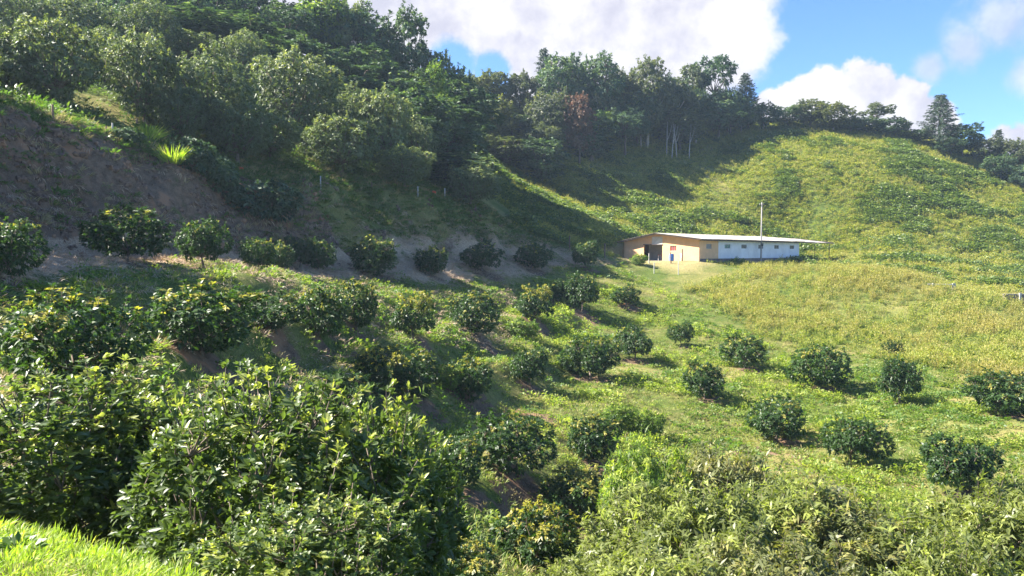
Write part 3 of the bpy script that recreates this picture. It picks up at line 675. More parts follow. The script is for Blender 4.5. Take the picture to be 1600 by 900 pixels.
for d, lo_, hi_ in ((142, 735, 850), (149, 745, 900), (157, 750, 960), (163, 760, 1000), (170, 780, 1080), (177, 860, 1170)):
    for px in np.arange(lo_, hi_, 56):
        px = px + r.uniform(-12, 12); top = np.interp(px, [740, 900, 1050, 1180], [150, 130, 140, 165]) + (177 - d) * 1.9 + r.uniform(-6, 20)
        dtree('forest_tree', FOR[r.integers(0, 4)], px, d, r.uniform(50, 75), top, [M_for, M_grey, M_for][r.integers(0, 3)],
              'shaded tree filling the %s of the rear forest, in its %s part' % ('front edge' if d < 150 else 'middle depth' if d < 164 else 'back', 'left' if px < 840 else 'centre' if px < 960 else 'right'), 'tree', 'shaded trees filling the rear forest', bark_dark, minh=3)
for k_, (px_, d_, le_) in enumerate([(1048, 166, 0.10), (1056, 166.5, -0.12), (1040, 167, 0.02), (1075, 167, 0.05)]):
    x_ = (px_ - 800) / F * d_; z_ = float(H(x_, d_))
    o_ = obj('bare_trunk', tubes('bare_trunk', [([(0, 0, -0.3), (le_ * 2, 0, 3), (le_ * 7, 0.1, 7.2)], [0.13, 0.10, 0.05]), ([(le_ * 2, 0, 3), (le_ * 2 + 0.7, 0, 5), (le_ * 2 + 1.1, 0.1, 7)], [0.07, 0.05, 0.03])], 7), bark_pale)
    o_.location = (x_, d_, z_); tag(o_, ('pale bare trunk leaning right at the front of the rear forest', 'pale forked trunk leaning left beside the right leaning one', 'thin pale upright trunk left of the two leaning ones', 'pale slim trunk right of the leaning pair in the rear forest')[k_], 'tree trunk', 'pale bare trunks at the forest edge')
ridge = [(1228, 182, 44, 166, 1, M_for, 'dark tree on the ridge right of the small white cloud puff'),
 (1262, 182, 46, 163, 0, M_grey, 'pale tree on the ridge under the left end of the cumulus'),
 (1298, 178, 48, 167, 1, M_oliv, 'rounded olive tree on the ridge under the cumulus'),
 (1325, 179, 36, 190, 1, M_for, 'low dark tree on the ridge between the rounded and the thin one'),
 (1350, 179, 44, 192, 0, M_for, 'dark bushy tree on the ridge left of the thin topped one'),
 (1366, 180, 40, 168, 'o1', M_grey, 'thin topped airy tree on the ridge in front of the cumulus'),
 (1392, 178, 42, 190, 1, M_for, 'dark tree on the ridge right of the airy one'),
 (1424, 177, 36, 212, 1, M_for, 'low bush like tree left of the tall ridge conifer'),
 (1462, 175, 62, 147, 'c0', M_con, 'tall dark conifer rising alone above the ridge on the right'),
 (1500, 175, 48, 194, 0, M_for, 'dense green tree touching the tall ridge conifer'),
 (1482, 173, 40, 215, 1, M_for, 'low dark tree under the tall ridge conifer'),
 (1537, 173, 44, 214, 1, M_grey, 'rounded grey green tree right of the tall ridge conifer'),
 (1560, 175, 24, 200, 'c1', M_con, 'small thin conifer near the right end of the ridge'),
 (1580, 171, 46, 224, 1, M_grey, 'thin leaved tree at the right end of the ridge'),
 (1612, 169, 50, 232, 0, M_grey, 'tree cut by the right edge on the ridge'),
 (1560, 165, 40, 240, 1, M_for, 'dark low tree below the thin conifer at the right'),
 (1600, 162, 40, 262, 1, M_for, 'lowest dark tree at the right edge of the ridge')]
for px, d, w, ty, v, mt, lab in ridge:
    pr = CON[int(v[1])] if isinstance(v, str) and v[0] == 'c' else OPEN[int(v[1])] if isinstance(v, str) else FOR[v]
    dtree('conifer' if pr in CON else 'ridge_tree', pr, px, d, w * 1.2, ty - (7 if px > 1250 and 'conifer' not in lab else 0), mt, lab, 'tree', 'trees along the ridge', bark_dark, minh=3)

# ------------------------------------------------------------------ scattered ground cover (stuff)
def clump(name, seed, n, rad, h, L, Wd, upright, mat, tint=0.0, stem=False):
    r = np.random.default_rng(seed); a = r.uniform(0, 6.283, n); q = np.sqrt(r.uniform(0, 1, n)) * rad
    z = (r.uniform(0.0, 1, n) ** 0.7) * h * (1 - 0.6 * (q / rad) ** 2)
    B = np.stack([q * np.cos(a), q * np.sin(a), z if not stem else z * 0.2], 1)
    D = nrm(np.stack([np.cos(a), np.sin(a), np.full(n, upright)], 1) + 0.5 * randdir(n, r))
    V = leaves(B, D, nrm(np.array([0, 0, 1.0]) + 0.6 * randdir(n, r)), L * r.uniform(.5, 1.2, n), Wd * r.uniform(.6, 1.2, n), 0, 0.2)
    t = (r.uniform(size=n) < tint) * r.uniform(.4, 1, n)
    me = leaf_mesh(name, V, t, r.uniform(0, 1, n), 0); me.materials.append(mat)
    return bpy.data.objects.new(name, me)
def plume(name, seed, mat, h=1.1, n=9):
    """a bunch of upright weed stems carrying short leaves"""
    r = np.random.default_rng(seed); Bs, Ds = [], []
    for i in range(n):
        a = r.uniform(0, 6.28); lean = r.uniform(0.05, 0.35); hh = h * r.uniform(0.6, 1.1); b = np.append(r.normal(0, 0.16, 2), 0)
        for t in np.linspace(0.05, 1, 11):
            Bs.append(b + np.array([math.cos(a) * lean, math.sin(a) * lean, 1.0]) * hh * t); Ds.append(nrm(np.array([0, 0, 1.2 if t > .75 else .5]) + randdir(1, r)[0]))
    B, D = np.array(Bs), np.array(Ds); m_ = len(B)
    V = leaves(B, D, randdir(m_, r), r.uniform(.12, .26, m_), r.uniform(.03, .06, m_), 0, 0.1)
    top = np.tile(np.linspace(0, 1, 11) > 0.6, n) * r.uniform(0.3, 1, m_)
    me = leaf_mesh(name, V, top, r.uniform(0, 1, m_), 0); me.materials.append(mat); return bpy.data.objects.new(name, me)
M_weed = leaf_mat('ground_weed', (0.075, 0.125, 0.02), (0.20, 0.25, 0.045), (0.36, 0.36, 0.08), rough=0.55, trans=0.35)
M_weedg = leaf_mat('green_weed', (0.045, 0.10, 0.018), (0.12, 0.20, 0.035), (0.28, 0.3, 0.06), rough=0.5, trans=0.35)
M_weedl = leaf_mat('bright_weed', (0.10, 0.16, 0.02), (0.24, 0.30, 0.05), (0.42, 0.42, 0.09), rough=0.55, trans=0.38)
M_dryg = leaf_mat('dry_grass', (0.20, 0.17, 0.07), (0.42, 0.36, 0.16), (0.5, 0.42, 0.2), rough=0.7, trans=0.3, tcol=(1.3, 1.3, 1))
M_straw = leaf_mat('straw', (0.30, 0.20, 0.12), (0.62, 0.46, 0.30), (0.5, 0.4, 0.3), rough=0.8, trans=0.1, tcol=(1.1, 1.1, 1))
M_tall = leaf_mat('tall_weed', (0.07, 0.115, 0.026), (0.18, 0.235, 0.06), (0.42, 0.34, 0.10), rough=0.6, trans=0.35)
M_bush = leaf_mat('slope_bush', (0.06, 0.10, 0.02), (0.195, 0.24, 0.05), (0.38, 0.34, 0.07), rough=0.55, trans=0.33)
M_bushg = leaf_mat('green_slope_bush', (0.045, 0.08, 0.02), (0.125, 0.175, 0.045), (0.28, 0.3, 0.06), rough=0.5, trans=0.3)
M_lawn = leaf_mat('lawn_blade', (0.14, 0.22, 0.02), (0.30, 0.38, 0.05), (0.45, 0.42, 0.15), rough=0.5, trans=0.45)
def scatter(name, pts, scl, pick, protos, label, cat, parent=None, tiltn=0.25, seed=3):
    n = len(pts); r = np.random.default_rng(seed); me = bpy.data.meshes.new(name); me.vertices.add(n); me.vertices.foreach_set('co', np.asarray(pts, np.float32).ravel())
    rot = np.stack([r.normal(0, tiltn, n), r.normal(0, tiltn, n), r.uniform(0, 6.283, n)], 1)
    a = me.attributes.new('rot', 'FLOAT_VECTOR', 'POINT'); a.data.foreach_set('vector', rot.astype(np.float32).ravel())
    a = me.attributes.new('scl', 'FLOAT', 'POINT'); a.data.foreach_set('value', np.asarray(scl, np.float32))
    a = me.attributes.new('pick', 'INT', 'POINT'); a.data.foreach_set('value', np.asarray(pick, np.int32))
    me.update(); o = obj(name, me)
    ng = bpy.data.node_groups.new(name, 'GeometryNodeTree'); ng.interface.new_socket('Geometry', in_out='INPUT', socket_type='NodeSocketGeometry'); ng.interface.new_socket('Geometry', in_out='OUTPUT', socket_type='NodeSocketGeometry')
    gi = ng.nodes.new('NodeGroupInput'); go = ng.nodes.new('NodeGroupOutput'); ip = ng.nodes.new('GeometryNodeInstanceOnPoints'); jg = ng.nodes.new('GeometryNodeJoinGeometry')
    for p in reversed(protos):        # a multi-input socket reads its links last to first
        oi = ng.nodes.new('GeometryNodeObjectInfo'); oi.inputs['Object'].default_value = p; oi.inputs['As Instance'].default_value = True
        ng.links.new(oi.outputs['Geometry'], jg.inputs[0])
    def na(nm, dt):
        q = ng.nodes.new('GeometryNodeInputNamedAttribute'); q.data_type = dt; q.inputs['Name'].default_value = nm; return q.outputs[0]
    ip.inputs['Pick Instance'].default_value = True
    ng.links.new(gi.outputs[0], ip.inputs['Points']); ng.links.new(jg.outputs[0], ip.inputs['Instance']); ng.links.new(na('pick', 'INT'), ip.inputs['Instance Index'])
    ng.links.new(na('rot', 'FLOAT_VECTOR'), ip.inputs['Rotation']); ng.links.new(na('scl', 'FLOAT'), ip.inputs['Scale']); ng.links.new(ip.outputs[0], go.inputs[0])
    md = o.modifiers.new('scatter', 'NODES'); md.node_group = ng
    tag(o, label, cat, kind='stuff'); return o
def area(n, x0, x1, y0, y1, seed, fade=None):
    r = np.random.default_rng(seed); x = r.uniform(x0, x1, n); y = r.uniform(y0, y1, n)
    ang = np.abs(x / y) < 0.72
    x, y = x[ang], y[ang]; return x, y, r
def fields(x, y):
    q, s, _ = foot_coords(x, y); px = 800 + F * x / y; return q, s, px
tall_edge_pts = np.array([P(1000, 440, 88)[:2], P(1100, 470, 78)[:2], P(1200, 525, 67)[:2], P(1400, 560, 61)[:2], P(1600, 600, 51)[:2], P(1800, 640, 48)[:2]])
def in_tall(x, y):
    """the weedy field between the mown meadow and the building"""
    ye = np.interp(x, tall_edge_pts[:, 0], tall_edge_pts[:, 1]) + 2.5 * fbm(x / 5, y / 5, 71) * 2
    return (y > ye) & (x > tall_edge_pts[0, 0] - 1)
def hut(x, y, m0=1.5):
    t = (x - HC[0]) * HU[0] + (y - HC[1]) * HU[1]; l = (x - HC[0]) * HV[0] + (y - HC[1]) * HV[1]
    return (t > -5.5) & (t < 44 + m0) & (l > -0.8) & (l < 11 + m0)
# low leafy weeds and grass on terraces and meadow
x, y, r = area(60000, -45, 62, 14, 96, 901)
q, s, px = fields(x, y); g1 = fbm(x / 3, y / 3, 72); hayv = (q > -6.0 + 5 * g1) & (q < 0.3)
ok = (q < 0.2) & ~in_tall(x, y) & (~hut(x, y) | ((x - HC[0]) * HU[0] + (y - HC[1]) * HU[1] < -0.8) & (r.uniform(size=len(x)) < 0.35)) & (~hayv | (r.uniform(size=len(x)) < 0.10)) & (g1 + 0.25 * r.normal(size=len(x)) * 0.3 > -0.16)
sp_ = np.min([np.hypot((x - a_) * 0.8, y - b_) / c_ for a_, b_, c_ in SPOTS], axis=0) + 1.2 * fbm(x / 1.1, y / 1.1, 81)
ok &= (sp_ > 0.8) | (r.uniform(size=len(x)) < 0.22)
x, y, g1 = x[ok], y[ok], g1[ok]; n = len(x)
w_lush = fbm(x / 6, y / 6, 73) + 0.10 * r.normal(size=n)
pick = np.where(w_lush > 0.03, r.integers(0, 2, n), np.where(r.uniform(size=n) < 0.5, 2, r.integers(2, 4, n)))
lows = [clump('weed_clump', 1, 34, 0.34, 0.20, 0.17, 0.10, 0.5, M_weedg, 0.05), clump('weed_clump', 2, 34, 0.34, 0.24, 0.16, 0.09, 0.7, M_weed, 0.1),
        clump('grass_clump', 3, 40, 0.36, 0.05, 0.26, 0.030, 1.0, M_weed, 0.1, True), clump('grass_clump', 4, 40, 0.36, 0.04, 0.24, 0.030, 0.7, M_dryg, 0.2, True)]
scatter('low_weeds', np.stack([x, y, H(x, y) - 0.03], 1), r.uniform(0.6, 1.25, n), pick, lows, 'low green and dry weeds covering the terraces and the mown meadow', 'weeds', seed=5)
print('low', n)
# brighter weed patches between the orchard rows
x, y, r = area(16000, -32, 40, 14, 80, 914); q, s, px = fields(x, y); gq = fbm(x / 2.6, y / 2.6, 93)
ok = (q < -6) & ~in_tall(x, y) & (gq > 0.06 + 0.25 * (1 - sstep(x, -6, 4))) & (x + 0.35 * y < 44) & (np.min([np.hypot(x - a_, y - b_) for a_, b_, c_ in SPOTS], axis=0) > 1.0); x1, y1 = x[ok], y[ok]; n = len(x1)
scatter('weed_patches', np.stack([x1, y1, H(x1, y1) - 0.03], 1), r.uniform(0.6, 1.5, n), r.integers(0, 2, n), [clump('bright_weed', 29, 60, 0.4, 0.38, 0.17, 0.08, 0.7, M_weedl, 0.25), clump('bright_weed', 30, 60, 0.36, 0.5, 0.15, 0.05, 0.9, M_weedl, 0.4)],
        'bright yellow green weed patches growing between the orchard trees', 'weeds', seed=14)
print('patches', n)
# straw and litter on the bench, dry grass hanging on the bank
x, y, r = area(40000, -48, 12, 14, 96, 902); q, s, px = fields(x, y)
ok = (q > -16) & (q < 1.3) & (s < STOT - 4) & (r.uniform(size=len(x)) < np.where(q > -5.5, 0.8, 0.35 * (x < 0))); x1, y1 = x[ok], y[ok]; n = len(x1)
st = [clump('straw_tuft', 5, 40, 0.4, 0.05, 0.34, 0.022, 0.08, M_straw, 0.2), clump('straw_tuft', 6, 40, 0.4, 0.08, 0.30, 0.026, 0.25, M_straw, 0.4)]
scatter('straw_litter', np.stack([x1, y1, H(x1, y1) - 0.01], 1), r.uniform(0.6, 1.2, n), r.integers(0, 2, n), st, 'pale straw and cut grass littering the bench below the bank', 'straw', seed=6)
x, y, r = area(60000, -48, 12, 14, 102, 903); q, s, px = fields(x, y); bwi = np.interp(s, np.linspace(0, STOT, len(bw)), bw)
g2 = fbm(x / 2.2, y / 2.2, 74)
dens = np.where(q < bwi, 0.5 + 1.6 * g2 + 0.75 * (s / STOT > 0.42), 0.95)
ok = (q > 0.2) & (q < bwi + 4.5) & (r.uniform(size=len(x)) < dens); x1, y1, q1, s1, b1 = x[ok], y[ok], q[ok], s[ok], bwi[ok]; n = len(x1)
bk = [clump('bank_grass', 7, 44, 0.28, 0.08, 0.42, 0.030, 1.1, M_dryg, 0.3, True), clump('bank_grass', 8, 40, 0.30, 0.10, 0.30, 0.05, 0.7, M_weedg, 0.05, True),
      clump('bank_weed', 9, 36, 0.34, 0.30, 0.16, 0.09, 0.5, M_bushg, 0.0), clump('bank_straw', 10, 40, 0.3, 0.1, 0.36, 0.024, -0.5, M_straw, 0.1)]
u = r.uniform(size=n); top = (q1 > b1 - 0.8) | ((s1 / STOT > 0.45) & (r.uniform(size=n) < 0.45))
pick = np.where(top, np.where(u < 0.55, 1, np.where(u < 0.8, 2, 0)), np.where(u < 0.35, 3, np.where(u < 0.6, 0, np.where(u < 0.85, 1, 2))))
scatter('bank_grass', np.stack([x1, y1, H(x1, y1) - 0.03], 1), r.uniform(0.6, 1.5, n), pick, bk, 'dry grass and weeds hanging on the brown cut bank and along its crest', 'grass', seed=7)
print('bank', n)
def clod(name, seed, mat):
    r = np.random.default_rng(seed); t = (1 + 5 ** .5) / 2
    V = nrm(np.array([(-1, t, 0), (1, t, 0), (-1, -t, 0), (1, -t, 0), (0, -1, t), (0, 1, t), (0, -1, -t), (0, 1, -t), (t, 0, -1), (t, 0, 1), (-t, 0, -1), (-t, 0, 1)], float)) * r.uniform(0.6, 1.25, (12, 1)) * 0.16
    Fc = [(0, 11, 5), (0, 5, 1), (0, 1, 7), (0, 7, 10), (0, 10, 11), (1, 5, 9), (5, 11, 4), (11, 10, 2), (10, 7, 6), (7, 1, 8), (3, 9, 4), (3, 4, 2), (3, 2, 6), (3, 6, 8), (3, 8, 9), (4, 9, 5), (2, 4, 11), (6, 2, 10), (8, 6, 7), (9, 8, 1)]
    me = bpy.data.meshes.new(name); me.from_pydata([tuple(v) for v in V], [], Fc); me.materials.append(mat); me.update(); return bpy.data.objects.new(name, me)
def rock_mat(name, a, b):
    m_, nt, o_ = new_mat(name); g = N(nt, 'ShaderNodeNewGeometry'); c = mix_c(nt, ramp(nt, noise_f(nt, g.outputs['Position'], 5, 4), 0.35, 0.65), a, b)
    bs = N(nt, 'ShaderNodeBsdfPrincipled', i_Roughness=0.95); nt.links.new(c, bs.inputs['Base Color']); nt.links.new(bs.outputs[0], o_.inputs[0]); return m_
M_clod = rock_mat('soil_clod', (0.09, 0.055, 0.04), (0.24, 0.15, 0.10)); M_clodr = rock_mat('red_soil_clod', (0.22, 0.11, 0.06), (0.36, 0.21, 0.12))
x, y, r = area(60000, -48, 12, 14, 98, 913); q, s, px = fields(x, y); bwi = np.interp(s, np.linspace(0, STOT, len(bw)), bw)
ok = (q > -2.5) & (q < bwi + 0.3) & (s < STOT - 8) & (fbm(x / 1.3, y / 1.3, 91) > -0.06 + 0.25 * (s / STOT > 0.5)) & (r.uniform(size=len(x)) < np.where(q > 0, 0.9, 0.25)); x1, y1 = x[ok], y[ok]; n = len(x1)
scatter('soil_clods', np.stack([x1, y1, H(x1, y1) - 0.02], 1), r.uniform(0.3, 1.5, n) ** 1.5, np.where(fbm(x1 / 3, y1 / 3, 92) > 0.12, 1, 0), [clod('clod', 1, M_clod), clod('clod', 2, M_clodr)],
        'crumbled clods of brown and reddish soil on the face and foot of the cut bank', 'soil', seed=13, tiltn=1.0)
# undergrowth on the hill behind the crest and under the forests
x, y, r = area(16000, -85, 40, 40, 165, 904); q, s, px = fields(x, y); bwi = np.interp(s, np.linspace(0, STOT, len(bw)), bw)
ok = (q > bwi + 3) & (px < 740); x1, y1 = x[ok], y[ok]; n = len(x1)
ug = [clump('undergrowth', 11, 50, 0.9, 0.8, 0.34, 0.14, 0.6, M_bushg, 0.0), clump('undergrowth', 12, 50, 0.8, 0.6, 0.40, 0.07, 0.8, M_weedg, 0.0)]
scatter('hill_undergrowth', np.stack([x1, y1, H(x1, y1) - 0.05], 1), r.uniform(0.6, 1.3, n), r.integers(0, 2, n), ug, 'dark undergrowth below the old orchard and the hill forest', 'undergrowth', seed=8)
# tall weeds in the field in front of the building
x, y, r = area(60000, 8, 75, 44, 112, 905)
ok = in_tall(x, y) & ~hut(x, y) & (project_y(x, y, H(x, y))[0] > 395); x1, y1 = x[ok], y[ok]; g3 = fbm(x1 / 4, y1 / 4, 75)
t_ = (x1 - HC[0]) * HU[0] + (y1 - HC[1]) * HU[1]; l_ = (x1 - HC[0]) * HV[0] + (y1 - HC[1]) * HV[1]
keep = (r.uniform(size=len(x1)) < 0.42 + g3) & ~((t_ < 0) & (l_ > -6) ) & (y1 < 100 + 0.0 * x1); x1, y1, g3, l_, t_ = x1[keep], y1[keep], g3[keep], l_[keep], t_[keep]; n = len(x1)
M_rust = leaf_mat('rusty_weed', (0.10, 0.11, 0.032), (0.24, 0.225, 0.065), (0.36, 0.30, 0.09), rough=0.6, trans=0.35)
g6 = fbm(x1 / 6 + 9, y1 / 3.5, 78)
tl = [plume('tall_weed', 13, M_tall), plume('tall_weed', 14, M_rust, 0.9), plume('tall_weed', 15, M_weed, 0.8), clump('weed_clump', 16, 50, 0.5, 0.6, 0.24, 0.10, 0.7, M_bush, 0.25)]
sclt = r.uniform(0.45, 1.05, n) * (1 + 0.8 * g3) * np.where((l_ > -5) & (t_ > -2), 0.55, 1.0)
scatter('tall_weeds', np.stack([x1, y1, H(x1, y1) - 0.04], 1), sclt, np.where(g6 + 0.12 * r.normal(size=n) > 0.09, 1, np.where(g6 + 0.12 * r.normal(size=n) < -0.02, r.integers(2, 4, n), 0)), tl,
        'tall feathery yellow olive weeds filling the field in front of the building', 'weeds', seed=9, tiltn=0.12)
print('tall', n)
# rear hillside
x, y, r = area(82000, -20, 130, 92, 192, 906); q, s, px = fields(x, y)
x = np.concatenate([x, x + 0.37]); y = np.concatenate([y, y + 0.29]); q, s, px = fields(x, y)
ok = ~hut(x, y, 2) & ((q < 0.5) | (s > STOT - 1.0) | (px > 800)) & (y > 101 - np.clip(20 - x, 0, 60) * 0.4) & (px > 690); x1, y1 = x[ok], y[ok]; n = len(x1)
g4 = fbm(x1 / 6, y1 / 5, 76) + 0.07 * r.normal(size=n); g5 = fbm(x1 / 14, y1 / 10, 77)
keep = (g4 > -0.14) | (r.uniform(size=n) < 0.4); x1, y1, g4, g5 = x1[keep], y1[keep], g4[keep], g5[keep]; n = len(x1)
rb = [clump('slope_bush', 17, 46, 0.55, 0.50, 0.30, 0.13, 0.5, M_bush, 0.30), clump('slope_bush', 18, 46, 0.5, 0.55, 0.26, 0.12, 0.7, M_bush, 0.6),
      clump('slope_bush', 19, 60, 0.65, 0.85, 0.32, 0.15, 0.5, M_bushg, 0.08), plume('slope_weed', 20, M_tall, 1.0), clump('slope_grass', 21, 60, 0.6, 0.15, 0.45, 0.05, 0.9, M_weed, 0.4, True)]
g4 = g4 + 0.04 + 0.055 * np.sin(2 * math.pi * (H(x1, y1) + 0.8 * fbm(x1 / 12, y1 / 12, 97)) / 1.7); pick = np.where(g4 > 0.17, 2, np.where(g4 > 0.0, r.integers(0, 2, n), np.where(r.uniform(size=n) < 0.4, 4, np.where(r.uniform(size=n) < 0.4, 3, 1))))
scatter('slope_scrub', np.stack([x1, y1, H(x1, y1) - 0.08], 1), r.uniform(0.5, 1.15, n) * (1 + 1.3 * np.clip(g4, 0, 1)), pick, rb,
        'yellow green scrub and bracken covering the hillside behind the building', 'scrub', seed=10)
print('rear', n)
# sunny lawn on the knoll at the photographer's feet
x, y, r = area(1, 0, 1, 1, 2, 907); n = 5200; x = r.uniform(-9, -0.9, n); y = r.uniform(2.6, 7.5, n); ok = H(x, y) > -2.15; x1, y1 = x[ok], y[ok]; n = len(x1)
ln = [clump('lawn_tuft', 22, 70, 0.10, 0.012, 0.065, 0.006, 1.6, M_lawn, 0.1, True), clump('lawn_tuft', 23, 70, 0.11, 0.012, 0.06, 0.006, 0.8, M_lawn, 0.25, True),
      clump('lawn_tuft', 27, 50, 0.12, 0.012, 0.065, 0.006, 0.5, M_dryg, 0.2, True), clump('lawn_weed', 28, 26, 0.07, 0.03, 0.05, 0.022, 0.5, M_weedg, 0.0)]
gk = fbm(x1 / 0.5, y1 / 0.5, 82) + 0.06 * r.normal(size=n)
scatter('knoll_grass', np.stack([x1, y1, H(x1, y1) - 0.005], 1), r.uniform(0.5, 1.5, n), np.where(gk > 0.45, 2, np.where(gk < -0.2, 3, r.integers(0, 2, n))), ln, 'short sunny grass on the knoll in the bottom left corner', 'grass', seed=11)
# scrub under the valley shrubs and the near trees
x, y, r = area(1, 0, 1, 1, 2, 908); n = 9000; x = r.uniform(-14, 26, n); y = r.uniform(5, 26, n); hz_ = H(x, y)
ok = (hz_ < -2.3) & ((np.abs(x) / y < 0.8)) & (r.uniform(size=n) < np.where((x > 1.2) & (y > 10), 0.9, 0.0)); x1, y1 = x[ok], y[ok]; n = len(x1)
vs = [clump('valley_weed', 24, 60, 0.45, 0.6, 0.20, 0.055, 0.8, M_shrub, 0.2), clump('valley_weed', 25, 60, 0.4, 0.4, 0.16, 0.07, 0.6, M_weedg, 0.1)]
scatter('valley_weeds', np.stack([x1, y1, H(x1, y1) - 0.04], 1), r.uniform(0.6, 1.5, n), r.integers(0, 2, n), vs, 'rank weeds growing between the shrubs in the valley bottom', 'weeds', seed=12)

# ------------------------------------------------------------------ plants that stand out on the bank
BS = [proto('bank_shrub', 950 + 9 * i, 1.3, 1.0, 1.1, 12, 420, 7, 0.30, 0.13, 0.06, 0.4, rr=(0.34, 0.5)) for i in range(2)]
for px, by, w, ty, mt, lab in [(418, 345, 90, 282, M_for, 'dark rounded shrub on the upper bank above the close pair of small trees'),
                               (345, 300, 66, 246, M_for, 'dark shrub on the bank left of the rounded one'),
                               (300, 270, 70, 215, M_for, 'dark shrub on the bank behind the lower bright grass clump'),
                               (370, 325, 40, 290, M_for, 'small dark shrub between the two larger shrubs on the bank'),
                               (200, 225, 50, 200, M_for, 'low shrub on the bank crest below the left fence posts')]:
    p = ray(px, by); 
    if p is None: continue
    tree('shrub', BS[int(w) % 2], p, w * p[1] / F, (by - ty) * p[1] / F, mt, lab, 'shrub', 'dark shrubs growing on the bank')
cane = clump('cane_blades', 26, 320, 0.35, 0.15, 1.1, 0.035, 1.5, M_lawn, 0.2, True).data
for px, by, w, lab in [(230, 222, 50, 'bright yellow green cane grass clump on the bank crest'), (270, 258, 50, 'second bright cane grass clump lower down on the bank crest')]:
    p = ray(px, by); o = bpy.data.objects.new('cane_grass', cane); o.location = tuple(p); s_ = w * p[1] / F / 1.5; o.scale = (s_,) * 3; link(o); tag(o, lab, 'grass clump', 'bright cane grass clumps')
    o.rotation_euler.z = px

# ------------------------------------------------------------------ boxes and farm building
def box(name, c, size, mat, parent=None, rot=None, bevel=0.0):
    sx, sy, sz_ = [v / 2 for v in size]
    V = np.array([(x_, y_, z_) for z_ in (-sz_, sz_) for (x_, y_) in ((-sx, -sy), (sx, -sy), (sx, sy), (-sx, sy))])
    Fc = [(3, 2, 1, 0), (4, 5, 6, 7), (0, 1, 5, 4), (1, 2, 6, 5), (2, 3, 7, 6), (3, 0, 4, 7)]
    me = bpy.data.meshes.new(name); me.from_pydata([tuple(v) for v in V], [], Fc); me.update()
    o = obj(name, me, mat, parent); o.location = c
    if rot: o.rotation_euler = rot
    if bevel: b_ = o.modifiers.new('bevel', 'BEVEL'); b_.width = bevel; b_.segments = 2
    return o
def plain(name, colr, rough=0.85, var=0.12, scale=1.5, colr2=None, metal=0.0):
    m_, nt, o_ = new_mat(name); g = N(nt, 'ShaderNodeTexCoord'); f = ramp(nt, noise_f(nt, g.outputs['Object'], scale, 6, 0.65), 0.3, 0.7)
    c2 = colr2 or tuple(v * (1 - var * 2) for v in colr); c = mix_c(nt, f, c2, colr)
    bs = N(nt, 'ShaderNodeBsdfPrincipled', i_Roughness=rough, i_Metallic=metal); nt.links.new(c, bs.inputs['Base Color']); nt.links.new(bs.outputs[0], o_.inputs[0]); return m_
M_tan = plain('ochre_plaster', (0.78, 0.47, 0.25), var=0.07); M_white = plain('white_plaster', (0.80, 0.80, 0.82), var=0.08, scale=0.7)
M_patch = plain('unpainted_plaster', (0.60, 0.58, 0.56)); M_conc = plain('grey_concrete', (0.33, 0.31, 0.29)); M_found = plain('dark_foundation', (0.10, 0.08, 0.075), colr2=(0.22, 0.18, 0.15), scale=0.9)
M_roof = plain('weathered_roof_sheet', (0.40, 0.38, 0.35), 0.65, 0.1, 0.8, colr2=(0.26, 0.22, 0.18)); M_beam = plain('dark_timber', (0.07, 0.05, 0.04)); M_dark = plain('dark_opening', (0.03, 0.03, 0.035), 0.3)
M_redw = plain('red_shutter', (0.42, 0.06, 0.05)); M_teal = plain('teal_glass', (0.02, 0.16, 0.15), 0.15); M_blue = plain('blue_plastic', (0.02, 0.16, 0.50), 0.4, 0.05)
M_orange = plain('orange_plastic', (0.65, 0.16, 0.05), 0.4); M_wood = plain('weathered_post', (0.24, 0.15, 0.10), colr2=(0.12, 0.08, 0.06), scale=6); M_pale = plain('pale_post', (0.50, 0.48, 0.43), scale=6)
M_wire = plain('wire_steel', (0.3, 0.3, 0.3), 0.5, metal=0.8); M_ribbon = plain('orange_ribbon', (0.75, 0.12, 0.04), 0.6)
hz0 = -1.05                                       # yard level at the gable
bld = empty('farm_building', (HC[0], HC[1], hz0), math.atan2(HU[1], HU[0])); tag(bld, 'long low farm building with ochre gable end and white wall of small windows', 'building')
LB, WB, EH, RH = 31.0, 11.0, 2.72, 3.45          # x along the long wall (away), y across the gable
def wall_strip(name, axis_, u0, u1, z0, z1, at, th, mat, holes=(), top=None):
    """a wall with rectangular holes, built of abutting blocks joined into one mesh; axis_ 'x' or 'y'"""
    us = sorted({u0, u1, *[h for hh in holes for h in hh[:2]]}); V, Fc = [], []
    def prism(a, b, za, zb, zta=None, ztb=None):
        zta = zb if zta is None else zta; ztb = zb if ztb is None else ztb; o_ = len(V)
        for t in (0, th):
            for (u_, z_) in ((a, za), (b, za), (b, ztb), (a, zta)):
                V.append((u_, at + t, z_) if axis_ == 'x' else (at + t, u_, z_))
        Fc.extend([tuple(o_ + k for k in f) for f in ((0, 1, 2, 3), (7, 6, 5, 4), (0, 4, 5, 1), (1, 5, 6, 2), (2, 6, 7, 3), (3, 7, 4, 0))])
    for a, b in zip(us[:-1], us[1:]):
        h = [hh for hh in holes if hh[0] <= a + 1e-6 and hh[1] >= b - 1e-6]
        ta = top(a) if top else z1; tb = top(b) if top else z1
        if h:
            if h[0][2] > z0 + 0.01: prism(a, b, z0, h[0][2])
            prism(a, b, h[0][3], z1, ta, tb)
        else: prism(a, b, z0, z1, ta, tb)
    me = bpy.data.meshes.new(name); me.from_pydata(V, [], Fc); me.update()
    return obj(name, me, mat, bld)
PK = 5.9
def gtop(y_): return EH + (RH - EH) * (y_ / PK) if y_ <= PK else RH - (RH - EH + 0.25) * ((y_ - PK) / (WB - PK))
wall_strip('gable_wall', 'y', 0, 5.2, 0, EH, -0.0, 0.15, M_tan, [(3.2, 4.07, 1.28, 1.92)], gtop)
